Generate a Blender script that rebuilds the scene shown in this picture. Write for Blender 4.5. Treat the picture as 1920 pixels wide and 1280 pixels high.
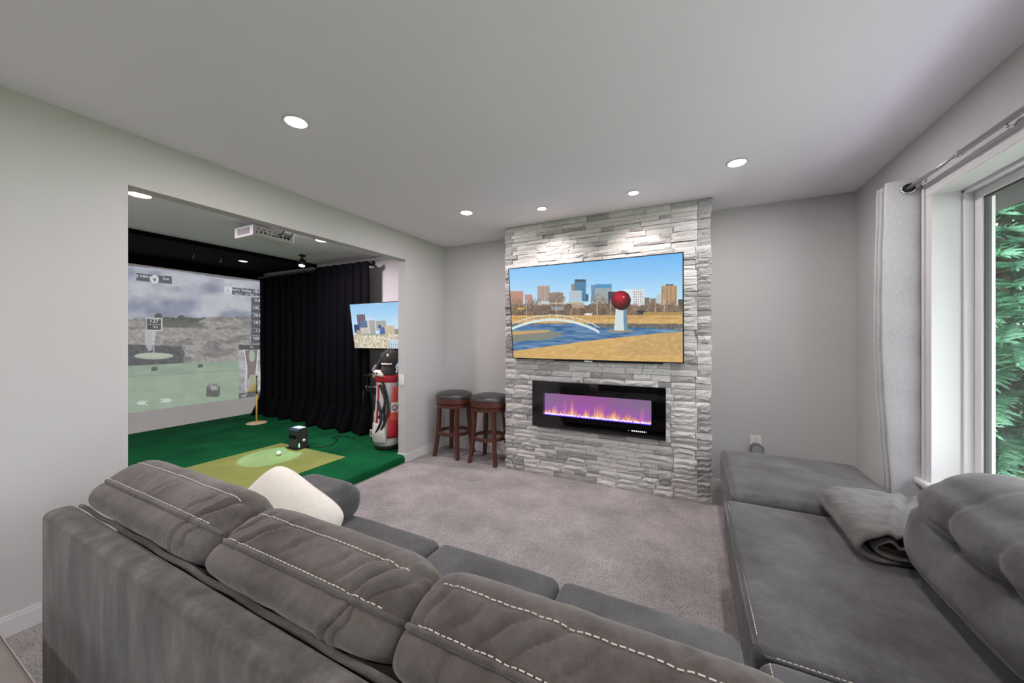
import bpy, bmesh, math, random
import numpy as np
from mathutils import Vector, Matrix

for o in list(bpy.data.objects):
    bpy.data.objects.remove(o, do_unlink=True)
SC = bpy.context.scene
COL = SC.collection
PI = math.pi

# ------------------------------------------------------------------ camera
CAM_H = 1.33
YAW = math.radians(26.53)
cd = bpy.data.cameras.new('camera')
cd.sensor_width = 36.0
cd.lens = 36.0 * 675.0 / 1920.0
cd.shift_y = -8.0 / 1920.0
cd.clip_start = 0.02
cam = bpy.data.objects.new('camera', cd)
cam.location = (0, 0, CAM_H)
cam.rotation_euler = (PI / 2, 0, YAW)
COL.objects.link(cam)
SC.camera = cam

# ------------------------------------------------------------------ world, exposure
w = bpy.data.worlds.new('overcast_sky')
SC.world = w
w.use_nodes = True
wn = w.node_tree
wn.nodes.clear()
wo = wn.nodes.new('ShaderNodeOutputWorld')
wb = wn.nodes.new('ShaderNodeBackground')
wb.inputs[0].default_value = (0.90, 0.89, 1.0, 1)
wb.inputs[1].default_value = 8.2
wn.links.new(wb.outputs[0], wo.inputs[0])
SC.view_settings.view_transform = 'Standard'
SC.view_settings.look = 'None'
SC.view_settings.exposure = 0.60
SC.view_settings.gamma = 1.0
SC.view_settings.use_curve_mapping = False
P_MAIN = 7.4      # watts per recessed lamp, lounge
P_GOLF = 20.0       # watts per recessed lamp, golf room
P_STONE = 20.0     # accent spots over the stone

# ------------------------------------------------------------------ dimensions
XL, XR, YB, YF, ZC = -2.73, 1.12, 3.62, -2.6, 2.44
WT = 0.10
GX0 = -6.72                    # far wall of the golf room
TURF = 0.076

# ------------------------------------------------------------------ helpers
def s2l(c):
    c = np.asarray(c, float) / 255.0
    return np.where(c <= 0.04045, c / 12.92, ((c + 0.055) / 1.055) ** 2.4)

def rgb(r, g, b):
    l = s2l((r, g, b))
    return (float(l[0]), float(l[1]), float(l[2]), 1.0)

MATS = {}
def new_mat(name):
    m = bpy.data.materials.new(name)
    m.use_nodes = True
    nt = m.node_tree
    b = nt.nodes['Principled BSDF']
    MATS[name] = m
    return m, nt, b

def coords(nt, kind='Object', scale=(1, 1, 1)):
    if kind == 'World':
        t = nt.nodes.new('ShaderNodeNewGeometry'); out = t.outputs['Position']
    else:
        t = nt.nodes.new('ShaderNodeTexCoord'); out = t.outputs[kind]
    mp = nt.nodes.new('ShaderNodeMapping')
    mp.inputs['Scale'].default_value = scale
    nt.links.new(out, mp.inputs[0])
    return mp.outputs[0]

def noise(nt, vec, scale, detail=3, rough=0.5):
    n = nt.nodes.new('ShaderNodeTexNoise')
    n.inputs['Scale'].default_value = scale
    n.inputs['Detail'].default_value = detail
    n.inputs['Roughness'].default_value = rough
    nt.links.new(vec, n.inputs['Vector'])
    return n.outputs['Fac']

def ramp(nt, fac, stops):
    r = nt.nodes.new('ShaderNodeValToRGB')
    e = r.color_ramp.elements
    while len(e) < len(stops):
        e.new(0.5)
    for i, (p, c) in enumerate(stops):
        e[i].position = p; e[i].color = c
    nt.links.new(fac, r.inputs[0])
    return r.outputs[0]

def mixc(nt, a, b, fac, mode='MIX'):
    n = nt.nodes.new('ShaderNodeMix')
    n.data_type = 'RGBA'; n.blend_type = mode
    for s, v in ((0, fac), (6, a), (7, b)):
        if hasattr(v, 'is_linked'):
            nt.links.new(v, n.inputs[s])
        else:
            n.inputs[s].default_value = v
    return n.outputs[2]

def bump(nt, b, h, strength, dist):
    n = nt.nodes.new('ShaderNodeBump')
    n.inputs['Strength'].default_value = strength
    n.inputs['Distance'].default_value = dist
    nt.links.new(h, n.inputs['Height'])
    nt.links.new(n.outputs[0], b.inputs['Normal'])

def plain(name, col, rough=0.5, metal=0.0, nscale=0, namt=0.1, bmp=0.0, bdist=0.002, space='Object', spec=None):
    m, nt, b = new_mat(name)
    b.inputs['Roughness'].default_value = rough
    b.inputs['Metallic'].default_value = metal
    if spec is not None:
        b.inputs['Specular IOR Level'].default_value = spec
    b.inputs['Base Color'].default_value = col
    if nscale:
        v = coords(nt, space)
        f = noise(nt, v, nscale, 4, 0.6)
        lo = tuple(c * (1 - namt) for c in col[:3]) + (1,)
        hi = tuple(min(1, c * (1 + namt)) for c in col[:3]) + (1,)
        nt.links.new(ramp(nt, f, [(0.3, lo), (0.7, hi)]), b.inputs['Base Color'])
        if bmp:
            bump(nt, b, f, bmp, bdist)
    return m

def emit(name, col, strength):
    m, nt, b = new_mat(name)
    b.inputs['Base Color'].default_value = (0, 0, 0, 1)
    b.inputs['Emission Color'].default_value = col
    b.inputs['Emission Strength'].default_value = strength
    return m

def mesh(name, verts, faces, mat, parent=None, smooth=False, loc=None):
    """one mesh object; verts are world coords, stored relative to the parent or to loc"""
    v = np.asarray(verts, float).reshape(-1, 3)
    base = np.array(parent['_w'] if parent is not None else (loc if loc is not None else (0, 0, 0)), float)
    me = bpy.data.meshes.new(name)
    me.from_pydata((v - base).tolist(), [], [list(map(int, f)) for f in faces])
    me.update()
    o = bpy.data.objects.new(name, me)
    COL.objects.link(o)
    if mat is not None:
        me.materials.append(mat if not isinstance(mat, str) else MATS[mat])
    if parent is not None:
        o.parent = parent
        o['_w'] = [float(c) for c in base]
    else:
        o.location = base.tolist()
        o['_w'] = [float(c) for c in base]
    if smooth:
        me.polygons.foreach_set('use_smooth', [True] * len(me.polygons))
    return o

def tag(o, label, cat, group=None):
    o['label'] = label; o['category'] = cat
    if group: o['group'] = group
    return o

def thing(name, label, cat, loc, group=None):
    o = bpy.data.objects.new(name, None)
    o.empty_display_size = 0.1
    COL.objects.link(o)
    o.location = loc
    o['_w'] = [float(c) for c in loc]
    return tag(o, label, cat, group)

def struct(o):
    o['kind'] = 'structure'
    return o

def copy_tree(o, parent=None):
    c = o.copy(); COL.objects.link(c)
    if parent is not None: c.parent = parent
    for ch in list(o.children):
        copy_tree(ch, c)
    return c

class MB:
    """collects shapes into one mesh"""
    def __init__(self): self.v = []; self.f = []
    def add(self, v, f):
        n = len(self.v)
        self.v += [tuple(map(float, p)) for p in v]
        self.f += [[n + int(i) for i in q] for q in f]
        return self
    def box(self, x0, x1, y0, y1, z0, z1, bev=0.0):
        if bev:
            v, f = bev_box(x0, x1, y0, y1, z0, z1, bev)
        else:
            v = [(x0, y0, z0), (x1, y0, z0), (x1, y1, z0), (x0, y1, z0), (x0, y0, z1), (x1, y0, z1), (x1, y1, z1), (x0, y1, z1)]
            f = [(0, 3, 2, 1), (4, 5, 6, 7), (0, 1, 5, 4), (1, 2, 6, 5), (2, 3, 7, 6), (3, 0, 4, 7)]
        return self.add(v, f)
    def lathe(self, c, prof, n=24, axis='z', sx=1, sy=1):
        v = []; f = []
        for (r, h) in prof:
            for k in range(n):
                a = 2 * PI * k / n
                p = (r * math.cos(a) * sx, r * math.sin(a) * sy, h)
                if axis == 'y': p = (p[0], -p[2], p[1])
                if axis == 'x': p = (p[2], p[0], p[1])
                v.append((c[0] + p[0], c[1] + p[1], c[2] + p[2]))
        m = len(prof)
        for i in range(m - 1):
            for k in range(n):
                k2 = (k + 1) % n
                f.append((i * n + k, i * n + k2, (i + 1) * n + k2, (i + 1) * n + k))
        f.append(list(range(n))[::-1]); f.append([(m - 1) * n + k for k in range(n)])
        return self.add(v, f)
    def tube(self, pts, r, n=8, closed=False):
        pts = [Vector(p) for p in pts]
        m = len(pts); v = []; f = []
        rr = r if hasattr(r, '__len__') else [r] * m
        up = Vector((0, 0, 1))
        for i, p in enumerate(pts):
            if closed: t = pts[(i + 1) % m] - pts[i - 1]
            else: t = pts[min(i + 1, m - 1)] - pts[max(i - 1, 0)]
            t.normalize()
            a = t.cross(up)
            if a.length < 0.05: a = t.cross(Vector((0, 1, 0)))
            a.normalize(); b = a.cross(t)
            for k in range(n):
                th = 2 * PI * k / n
                v.append(p + (a * math.cos(th) + b * math.sin(th)) * rr[i])
        for i in range(m if closed else m - 1):
            j = (i + 1) % m
            for k in range(n):
                k2 = (k + 1) % n
                f.append((i * n + k, i * n + k2, j * n + k2, j * n + k))
        if not closed:
            f.append(list(range(n))[::-1]); f.append([(m - 1) * n + k for k in range(n)])
        return self.add(v, f)
    def grid(self, P, closed_u=False, closed_v=False, flip=False):
        P = np.asarray(P, float); a, b = P.shape[:2]
        f = []
        for i in range(a if closed_u else a - 1):
            for j in range(b if closed_v else b - 1):
                i2 = (i + 1) % a; j2 = (j + 1) % b
                q = (i * b + j, i * b + j2, i2 * b + j2, i2 * b + j)
                f.append(q[::-1] if flip else q)
        return self.add(P.reshape(-1, 3), f)
    def prism(self, poly, d0, d1, plane='xz'):
        """poly in a plane extruded along the third axis"""
        n = len(poly); v = []
        for d in (d0, d1):
            for (a, b) in poly:
                v.append({'xz': (a, d, b), 'yz': (d, a, b), 'xy': (a, b, d)}[plane])
        f = [list(range(n)), list(range(n, 2 * n))[::-1]]
        for i in range(n):
            j = (i + 1) % n
            f.append((i, i + n, j + n, j))
        return self.add(v, f)
    def build(self, name, mat, parent=None, smooth=False, loc=None, fix=True, kind=None):
        o = mesh(name, self.v, self.f, mat, parent, smooth, loc)
        if fix:
            bm = bmesh.new(); bm.from_mesh(o.data)
            bmesh.ops.recalc_face_normals(bm, faces=bm.faces)
            bm.to_mesh(o.data); bm.free()
        if kind: o['kind'] = kind
        return o

def bev_box(x0, x1, y0, y1, z0, z1, bev, seg=2):
    bm = bmesh.new()
    bmesh.ops.create_cube(bm, size=1)
    for v in bm.verts:
        v.co = Vector(((x0 + x1) / 2 + v.co.x * (x1 - x0), (y0 + y1) / 2 + v.co.y * (y1 - y0), (z0 + z1) / 2 + v.co.z * (z1 - z0)))
    bmesh.ops.bevel(bm, geom=bm.edges[:], offset=bev, segments=seg, profile=0.5, affect='EDGES')
    bm.verts.index_update()
    v = [tuple(p.co) for p in bm.verts]; f = [[p.index for p in q.verts] for q in bm.faces]
    bm.free()
    return v, f

def soft_box(x0, x1, y0, y1, z0, z1, r, n=14, bulge=(0, 0, 0), wr=None):
    """cushion: rounded box with bulging faces; wr(p, n) displaces along the normal"""
    h = np.array([(x1 - x0) / 2, (y1 - y0) / 2, (z1 - z0) / 2]); c = np.array([(x0 + x1) / 2, (y0 + y1) / 2, (z0 + z1) / 2])
    r = min(r, h.min() * 0.999)
    idx = {}; V = []; F = []
    dims = []
    for k in range(3):
        m = max(4, int(round(n * h[k] / h.max())) + 2)
        # denser near the ends
        t = np.linspace(-1, 1, 2 * m + 1)
        e = r / h[k]
        core = np.linspace(-1 + e, 1 - e, m) if e < 0.99 else np.array([0.0])
        edge = 1 - e + e * np.sin(np.linspace(0, PI / 2, 6))
        edge = 1 - e + e * np.linspace(0, 1, 6)
        dims.append(np.unique(np.round(np.concatenate([-edge, core, edge]), 6)))
    def vert(p):
        key = tuple(np.round(p, 5))
        if key not in idx:
            idx[key] = len(V); V.append(p)
        return idx[key]
    for ax in range(3):
        a, b = [k for k in range(3) if k != ax]
        for s in (-1, 1):
            A, B = dims[a], dims[b]
            for i in range(len(A) - 1):
                for j in range(len(B) - 1):
                    q = []
                    for (ii, jj) in ((i, j), (i + 1, j), (i + 1, j + 1), (i, j + 1)):
                        p = np.zeros(3); p[ax] = s; p[a] = A[ii]; p[b] = B[jj]
                        q.append(vert(p))
                    if (s > 0) != (ax == 1): F.append(q)
                    else: F.append(q[::-1])
    U = np.array(V)
    W = U * h
    inner = np.clip(W, -(h - r), h - r)
    d = W - inner
    L = np.linalg.norm(d, axis=1, keepdims=True); L[L == 0] = 1
    N = d / L
    Pp = inner + N * r
    w0, w1, w2 = [(1 - U[:, k] ** 4) for k in range(3)]
    for k, (m1, m2) in enumerate(((w1, w2), (w0, w2), (w0, w1))):
        Pp[:, k] += np.sign(U[:, k]) * (np.abs(U[:, k]) ** 3) * bulge[k] * m1 * m2
    Pp = Pp + c
    if wr is not None:
        Pp = Pp + N * wr(Pp, N)[:, None]
    return Pp, F

_rng = np.random.RandomState(7)
def vnoise(X, Y, seed=0, octv=4, per=1.0):
    """smooth value noise on arrays"""
    out = np.zeros_like(X, float); amp = 1.0; tot = 0
    for o in range(octv):
        r = np.random.RandomState(seed * 31 + o)
        T = r.rand(64, 64)
        x = X / per * 2 ** o; y = Y / per * 2 ** o
        xi = np.floor(x).astype(int); yi = np.floor(y).astype(int)
        fx = x - xi; fy = y - yi
        fx = fx * fx * (3 - 2 * fx); fy = fy * fy * (3 - 2 * fy)
        g = lambda a, b: T[a % 64, b % 64]
        v = (g(xi, yi) * (1 - fx) + g(xi + 1, yi) * fx) * (1 - fy) + (g(xi, yi + 1) * (1 - fx) + g(xi + 1, yi + 1) * fx) * fy
        out += v * amp; tot += amp; amp *= 0.5
    return out / tot

def text_mesh(s, size, align='CENTER'):
    cu = bpy.data.curves.new('text', 'FONT')
    cu.body = s; cu.size = size; cu.align_x = align; cu.align_y = 'CENTER'
    cu.resolution_u = 3
    ob = bpy.data.objects.new('text', cu); COL.objects.link(ob)
    bpy.context.view_layer.update()
    me = bpy.data.meshes.new_from_object(ob.evaluated_get(bpy.context.evaluated_depsgraph_get()))
    bpy.data.objects.remove(ob, do_unlink=True); bpy.data.curves.remove(cu)
    v = [tuple(p.co) for p in me.vertices]; f = [list(p.vertices) for p in me.polygons]
    bpy.data.meshes.remove(me)
    return v, f

# ------------------------------------------------------------------ materials
def mk_wall(name, col, sc=60):
    m, nt, b = new_mat(name)
    v = coords(nt, 'World')
    f = noise(nt, v, sc, 4, 0.6)
    b.inputs['Base Color'].default_value = col
    b.inputs['Roughness'].default_value = 0.75
    b.inputs['Specular IOR Level'].default_value = 0.25
    bump(nt, b, f, 0.12, 0.002)
    return m
mk_wall('wall_paint', rgb(195, 192, 190))
mk_wall('ceiling_paint', rgb(241, 236, 243), 90)
plain('white_trim', rgb(208, 206, 205), 0.35)
plain('black_paint', rgb(14, 14, 15), 0.9)

def mk_carpet():
    m, nt, b = new_mat('carpet')
    v = coords(nt, 'World')
    big = noise(nt, v, 2.6, 4, 0.65)
    mid = noise(nt, v, 34, 3, 0.6)
    fine = noise(nt, v, 125, 4, 0.8)
    base = ramp(nt, big, [(0.34, rgb(157, 151, 149)), (0.64, rgb(186, 179, 176))])
    sp = ramp(nt, fine, [(0.36, (0.26, 0.25, 0.25, 1)), (0.48, (0.92, 0.92, 0.92, 1)), (0.66, (1.15, 1.15, 1.15, 1))])
    c = mixc(nt, base, sp, 1.0, 'MULTIPLY')
    sm = ramp(nt, mid, [(0.3, (0.88, 0.88, 0.88, 1)), (0.7, (1.05, 1.05, 1.05, 1))])
    c = mixc(nt, c, sm, 1.0, 'MULTIPLY')
    nt.links.new(c, b.inputs['Base Color'])
    b.inputs['Roughness'].default_value = 1.0
    b.inputs['Specular IOR Level'].default_value = 0.05
    bump(nt, b, fine, 0.9, 0.008)
mk_carpet()

def mk_turf(name, c0, c1):
    m, nt, b = new_mat(name)
    v = coords(nt, 'World', (1, 1, 1))
    big = noise(nt, v, 3.0, 3)
    fine = noise(nt, v, 220, 3, 0.7)
    base = ramp(nt, big, [(0.3, c0), (0.7, c1)])
    sp = ramp(nt, fine, [(0.3, (0.6, 0.6, 0.6, 1)), (0.7, (1.2, 1.2, 1.2, 1))])
    nt.links.new(mixc(nt, base, sp, 1.0, 'MULTIPLY'), b.inputs['Base Color'])
    b.inputs['Roughness'].default_value = 0.95
    b.inputs['Specular IOR Level'].default_value = 0.1
    bump(nt, b, fine, 0.7, 0.005)
mk_turf('turf', rgb(9, 78, 44), rgb(18, 100, 56))
mk_turf('mat_green', rgb(136, 146, 78), rgb(152, 162, 92))

def mk_suede(name, c0, c1, c2, streak=(1, 1, 1), sc=4.5):
    m, nt, b = new_mat(name)
    v = coords(nt, 'World', streak)
    v2 = coords(nt, 'World')
    big = noise(nt, v, sc, 6, 0.62)
    med = noise(nt, v2, 70, 3, 0.6)
    fine = noise(nt, v2, 420, 2, 0.7)
    base = ramp(nt, big, [(0.34, c0), (0.52, c1), (0.68, c2)])
    sp = ramp(nt, med, [(0.3, (0.88, 0.88, 0.88, 1)), (0.7, (1.1, 1.1, 1.1, 1))])
    c = mixc(nt, base, sp, 1.0, 'MULTIPLY')
    sp2 = ramp(nt, fine, [(0.3, (0.84, 0.84, 0.84, 1)), (0.7, (1.12, 1.12, 1.12, 1))])
    c = mixc(nt, c, sp2, 1.0, 'MULTIPLY')
    nt.links.new(c, b.inputs['Base Color'])
    b.inputs['Roughness'].default_value = 0.9
    b.inputs['Specular IOR Level'].default_value = 0.15
    b.inputs['Sheen Weight'].default_value = 0.25
    b.inputs['Sheen Roughness'].default_value = 0.5
    b.inputs['Sheen Tint'].default_value = (0.9, 0.88, 0.86, 1)
    bump(nt, b, fine, 0.35, 0.0015)
mk_suede('suede', rgb(76, 69, 65), rgb(95, 88, 84), rgb(110, 104, 100))
mk_suede('suede_back', rgb(68, 64, 62), rgb(91, 86, 83), rgb(116, 111, 108), (3.2, 3.2, 0.9), 4.0)
mk_suede('suede_seat', rgb(66, 64, 65), rgb(80, 79, 80), rgb(92, 91, 92), (1, 1, 1), 5.5)
plain('stitch', rgb(214, 206, 198), 0.8)
plain('pillow_cream', rgb(232, 224, 214), 0.9, nscale=60, namt=0.03, bmp=0.15)
mk_suede('blanket', rgb(80, 78, 75), rgb(92, 90, 87), rgb(104, 101, 98), (1, 1, 1), 12)
mk_suede('blanket_lining', rgb(92, 70, 62), rgb(108, 84, 74), rgb(120, 96, 86), (1, 1, 1), 20)

def mk_stone():
    m, nt, b = new_mat('ledger_stone')
    oi = nt.nodes.new('ShaderNodeObjectInfo')
    v = coords(nt, 'World', (2.2, 2.2, 14))
    v2 = coords(nt, 'World', (1, 1, 1.6))
    wn_ = nt.nodes.new('ShaderNodeTexNoise')
    streak = noise(nt, v, 5.5, 6, 0.68)
    grain = noise(nt, v2, 60, 4, 0.7)
    base = ramp(nt, oi.outputs['Random'], [(0.0, rgb(168, 166, 165)), (0.12, rgb(180, 177, 175)), (0.2, rgb(208, 205, 202)),
                                          (0.55, rgb(216, 213, 210)), (0.8, rgb(222, 218, 214)), (1.0, rgb(200, 199, 198))])
    st = ramp(nt, streak, [(0.3, (0.74, 0.74, 0.75, 1)), (0.44, (0.96, 0.96, 0.96, 1)), (0.7, (1.06, 1.05, 1.04, 1))])
    c = mixc(nt, base, st, 1.0, 'MULTIPLY')
    gr = ramp(nt, grain, [(0.3, (0.84, 0.84, 0.84, 1)), (0.6, (1.03, 1.03, 1.03, 1))])
    c = mixc(nt, c, gr, 1.0, 'MULTIPLY')
    nt.links.new(c, b.inputs['Base Color'])
    b.inputs['Roughness'].default_value = 0.85
    nt.nodes.remove(wn_)
    add = nt.nodes.new('ShaderNodeMath'); add.operation = 'ADD'
    nt.links.new(streak, add.inputs[0]); nt.links.new(grain, add.inputs[1])
    bump(nt, b, add.outputs[0], 0.8, 0.010)
mk_stone()
plain('mortar', rgb(84, 82, 81), 0.95, nscale=40)
plain('black_plastic', rgb(16, 16, 18), 0.4)
plain('black_metal', rgb(18, 18, 20), 0.45, 0.3)
plain('gloss_black', rgb(5, 5, 6), 0.03, spec=0.6)
plain('grey_plastic', rgb(120, 119, 120), 0.5)
plain('dark_grey', rgb(52, 52, 55), 0.5)
plain('white_plastic', rgb(228, 227, 224), 0.4)
plain('outlet_face', rgb(206, 205, 203), 0.4)
plain('slot_dark', rgb(40, 38, 38), 0.7)
plain('steel', rgb(170, 170, 172), 0.3, 1.0)
plain('brushed_rod', rgb(172, 170, 168), 0.35, 0.8)
plain('chrome', rgb(210, 210, 212), 0.12, 1.0)
plain('velvet_black', rgb(9, 8, 12), 0.95, nscale=60, namt=0.3, spec=0.1)
plain('projector_body', rgb(206, 206, 203), 0.45)
plain('fluffy_grey', rgb(92, 88, 84), 1.0, nscale=160, namt=0.55, bmp=1.0, bdist=0.02)
plain('bag_white', rgb(206, 200, 196), 0.6, nscale=14, namt=0.1)
plain('bag_red', rgb(176, 30, 44), 0.6, nscale=30, namt=0.2)
plain('towel_red', rgb(214, 84, 70), 0.9, nscale=60, namt=0.2, bmp=0.4)
plain('towel_white', rgb(226, 214, 208), 0.9)
plain('bag_black', rgb(30, 30, 33), 0.75, nscale=40, namt=0.3, bmp=0.3)
plain('yellow_pole', rgb(216, 176, 84), 0.5)
plain('flag_cloth', rgb(196, 178, 120), 0.8)
plain('golf_ball', rgb(240, 240, 238), 0.35)
plain('cup_rim', rgb(224, 200, 160), 0.5)
plain('table_laminate', rgb(128, 118, 114), 0.5, nscale=12, namt=0.08)
plain('table_edge', rgb(158, 148, 144), 0.45)
plain('eave_dark', rgb(18, 17, 15), 0.85, nscale=10, namt=0.2)
plain('bark', rgb(92, 80, 68), 0.95, nscale=18, namt=0.35, bmp=0.8, bdist=0.02)
plain('gasket', rgb(66, 66, 68), 0.6)

def mk_wood():
    m, nt, b = new_mat('mahogany')
    v = coords(nt, 'Object', (14, 14, 2.0))
    f = noise(nt, v, 5, 5, 0.6)
    nt.links.new(ramp(nt, f, [(0.3, rgb(66, 34, 27)), (0.7, rgb(96, 53, 41))]), b.inputs['Base Color'])
    b.inputs['Roughness'].default_value = 0.35
    m, nt, b = new_mat('leather_black')
    v = coords(nt, 'Object')
    f = noise(nt, v, 120, 3)
    b.inputs['Base Color'].default_value = rgb(58, 54, 55)
    b.inputs['Roughness'].default_value = 0.34
    bump(nt, b, f, 0.12, 0.001)
mk_wood()

def mk_linen():
    m, nt, b = new_mat('curtain_linen')
    v = coords(nt, 'Object', (60, 60, 420))
    f = noise(nt, v, 1.5, 3, 0.6)
    v2 = coords(nt, 'Object', (400, 400, 40))
    f2 = noise(nt, v2, 1.2, 2, 0.6)
    a = ramp(nt, f, [(0.3, rgb(174, 174, 176)), (0.7, rgb(206, 206, 207))])
    c = ramp(nt, f2, [(0.3, (0.9, 0.9, 0.9, 1)), (0.7, (1.04, 1.04, 1.04, 1))])
    nt.links.new(mixc(nt, a, c, 1.0, 'MULTIPLY'), b.inputs['Base Color'])
    b.inputs['Roughness'].default_value = 0.85
    b.inputs['Specular IOR Level'].default_value = 0.2
mk_linen()
plain('curtain_lining', rgb(212, 212, 214), 0.8)

def mk_glass(name, tint, refl=0.06):
    m = bpy.data.materials.new(name); m.use_nodes = True
    nt = m.node_tree; nt.nodes.clear(); MATS[name] = m
    o = nt.nodes.new('ShaderNodeOutputMaterial')
    t = nt.nodes.new('ShaderNodeBsdfTransparent'); t.inputs[0].default_value = tint
    g = nt.nodes.new('ShaderNodeBsdfGlossy'); g.inputs['Roughness'].default_value = 0.01
    fr = nt.nodes.new('ShaderNodeFresnel'); fr.inputs['IOR'].default_value = 1.45
    mx = nt.nodes.new('ShaderNodeMixShader')
    ge = nt.nodes.new('ShaderNodeNewGeometry')
    inv = nt.nodes.new('ShaderNodeMath'); inv.operation = 'SUBTRACT'; inv.inputs[0].default_value = 1.0
    mu = nt.nodes.new('ShaderNodeMath'); mu.operation = 'MULTIPLY'
    nt.links.new(ge.outputs['Backfacing'], inv.inputs[1]); nt.links.new(inv.outputs[0], mu.inputs[0]); nt.links.new(fr.outputs[0], mu.inputs[1])
    nt.links.new(mu.outputs[0], mx.inputs[0]); nt.links.new(t.outputs[0], mx.inputs[1]); nt.links.new(g.outputs[0], mx.inputs[2])
    nt.links.new(mx.outputs[0], o.inputs[0])
mk_glass('window_glass', (0.96, 0.985, 0.97, 1))
mk_glass('fire_glass', (0.97, 0.96, 0.98, 1))

def mk_picture(name, strength, base=0.02, rough=0.4):
    """a screen that shows the colours stored on its own mesh"""
    m, nt, b = new_mat(name)
    a = nt.nodes.new('ShaderNodeAttribute'); a.attribute_name = 'picture'
    b.inputs['Base Color'].default_value = (base, base, base, 1)
    b.inputs['Roughness'].default_value = rough
    b.inputs['Specular IOR Level'].default_value = 0.2
    nt.links.new(a.outputs['Color'], b.inputs['Emission Color'])
    b.inputs['Emission Strength'].default_value = strength
mk_picture('tv_picture', 0.66)
mk_picture('projection', 0.58, 0.06, 0.9)
mk_picture('fire_picture', 0.70)
emit('lamp_lens', (1.0, 0.97, 0.95, 1), 14.0)
emit('lamp_lens_warm', (1.0, 0.84, 0.68, 1), 1.3)
emit('lamp_lens_accent', (1.0, 0.93, 0.88, 1), 5.0)
emit('purple_led', (0.55, 0.5, 1.0, 1), 9.0)
emit('green_led', (0.15, 1.0, 0.35, 1), 3.0)
emit('overlay_white', (0.62, 0.62, 0.64, 1), 0.75)
emit('button_led', (0.8, 0.8, 0.82, 1), 1.0)

# ------------------------------------------------------------------ structure: lounge
struct(MB().box(XL - 0.06, XR + 0.1, YF - 0.1, YB + 0.1, -0.12, 0.0).build('floor', 'carpet'))
struct(MB().box(GX0 - 0.1, XR + 0.22, YF - 0.1, YB + 0.1, ZC, ZC + 0.12).build('ceiling', 'ceiling_paint'))
OY0, OY1, OZ = 0.815, 2.925, 2.155          # opening to the golf room
wl = MB()
wl.box(XL - WT, XL, YF, OY0, 0, ZC)
wl.box(XL - WT, XL, OY1, YB, 0, ZC)
wl.box(XL - WT, XL, OY0, OY1, OZ, ZC)
struct(wl.build('wall_left', 'wall_paint'))
struct(MB().box(GX0 - 0.1, XR + 0.2, YB, YB + 0.1, -0.1, ZC).build('wall_back', 'wall_paint'))
struct(MB().box(XL - WT, XR + 0.2, YF - 0.1, YF, -0.1, ZC).build('wall_front', 'wall_paint'))
WY0, WY1, WZ0, WZ1, WX = 0.45, 2.617, 0.58, 2.065, XR + 0.20
wr_ = MB()
V0, V1 = -2.45, 0.05                       # unseen window added behind the camera to let in more daylight
wr_.box(XR, WX, YF, V0, -0.1, ZC)
wr_.box(XR, WX, V1, WY0, -0.1, ZC)
wr_.box(XR, WX, V0, V1, -0.1, WZ0 - 0.03)
wr_.box(XR, WX, V0, V1, WZ1 + 0.02, ZC)
wr_.box(XR, WX, WY1, YB, -0.1, ZC)
wr_.box(XR, WX, WY0, WY1, -0.1, WZ0 - 0.03)
wr_.box(XR, WX, WY0, WY1, WZ1 + 0.02, ZC)
struct(wr_.build('wall_right', 'wall_paint'))

def baseboard(name, x0, x1, y0, y1):
    m = MB()
    dx, dy = x1 - x0, y1 - y0
    m.box(x0, x1, y0, y1, 0, 0.075)
    # eased top moulding, a little thinner
    if abs(dx) < abs(dy):
        m.box(x0 + (0.005 if x0 > -1 else 0), x1 - (0.005 if x0 < -1 else 0), y0, y1, 0.075, 0.09)
    else:
        m.box(x0, x1, y0 + 0.005, y1, 0.075, 0.09)
    return struct(m.build(name, 'white_trim'))
baseboard('baseboard_left', XL, XL + 0.014, YF, OY0)
baseboard('baseboard_left_corner', XL, XL + 0.014, OY1, YB - 0.014)
baseboard('baseboard_back', XL, -1.66, YB - 0.014, YB)
baseboard('baseboard_back_window', 0.12, XR, YB - 0.014, YB)
baseboard('baseboard_right', XR - 0.014, XR, YF, YB - 0.014)
struct(MB().box(XL - WT - 0.004, XL + 0.014, OY1 - 0.014, OY1, 0, 0.085).build('baseboard_jamb', 'white_trim'))

# ------------------------------------------------------------------ structure: golf room
tf = MB()
tf.box(GX0, XL - WT, 0.2, YB, -0.1, TURF)
tf.prism([(XL + 0.002, 0.0), (XL + 0.004, TURF - 0.03), (XL - 0.006, TURF - 0.008), (XL - 0.03, TURF), (XL - WT, TURF), (XL - WT, 0.0)], OY0, OY1, 'xz')
struct(tf.build('floor_golf_turf', 'turf'))
struct(MB().box(GX0 - 0.1, GX0, 0.1, YB, -0.1, ZC).build('wall_golf_screen', 'black_paint'))
struct(MB().box(GX0, XL - WT, 0.1, 0.2, -0.1, ZC).build('wall_golf_side', 'wall_paint'))
struct(MB().box(-3.30, -3.285, YB - 0.008, YB, TURF, ZC).build('trim_1', 'white_trim'))
struct(MB().box(-5.3, XL - WT, YB - 0.03, YB, ZC - 0.05, ZC, 0.008).build('trim_2', 'white_trim'))

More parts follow.
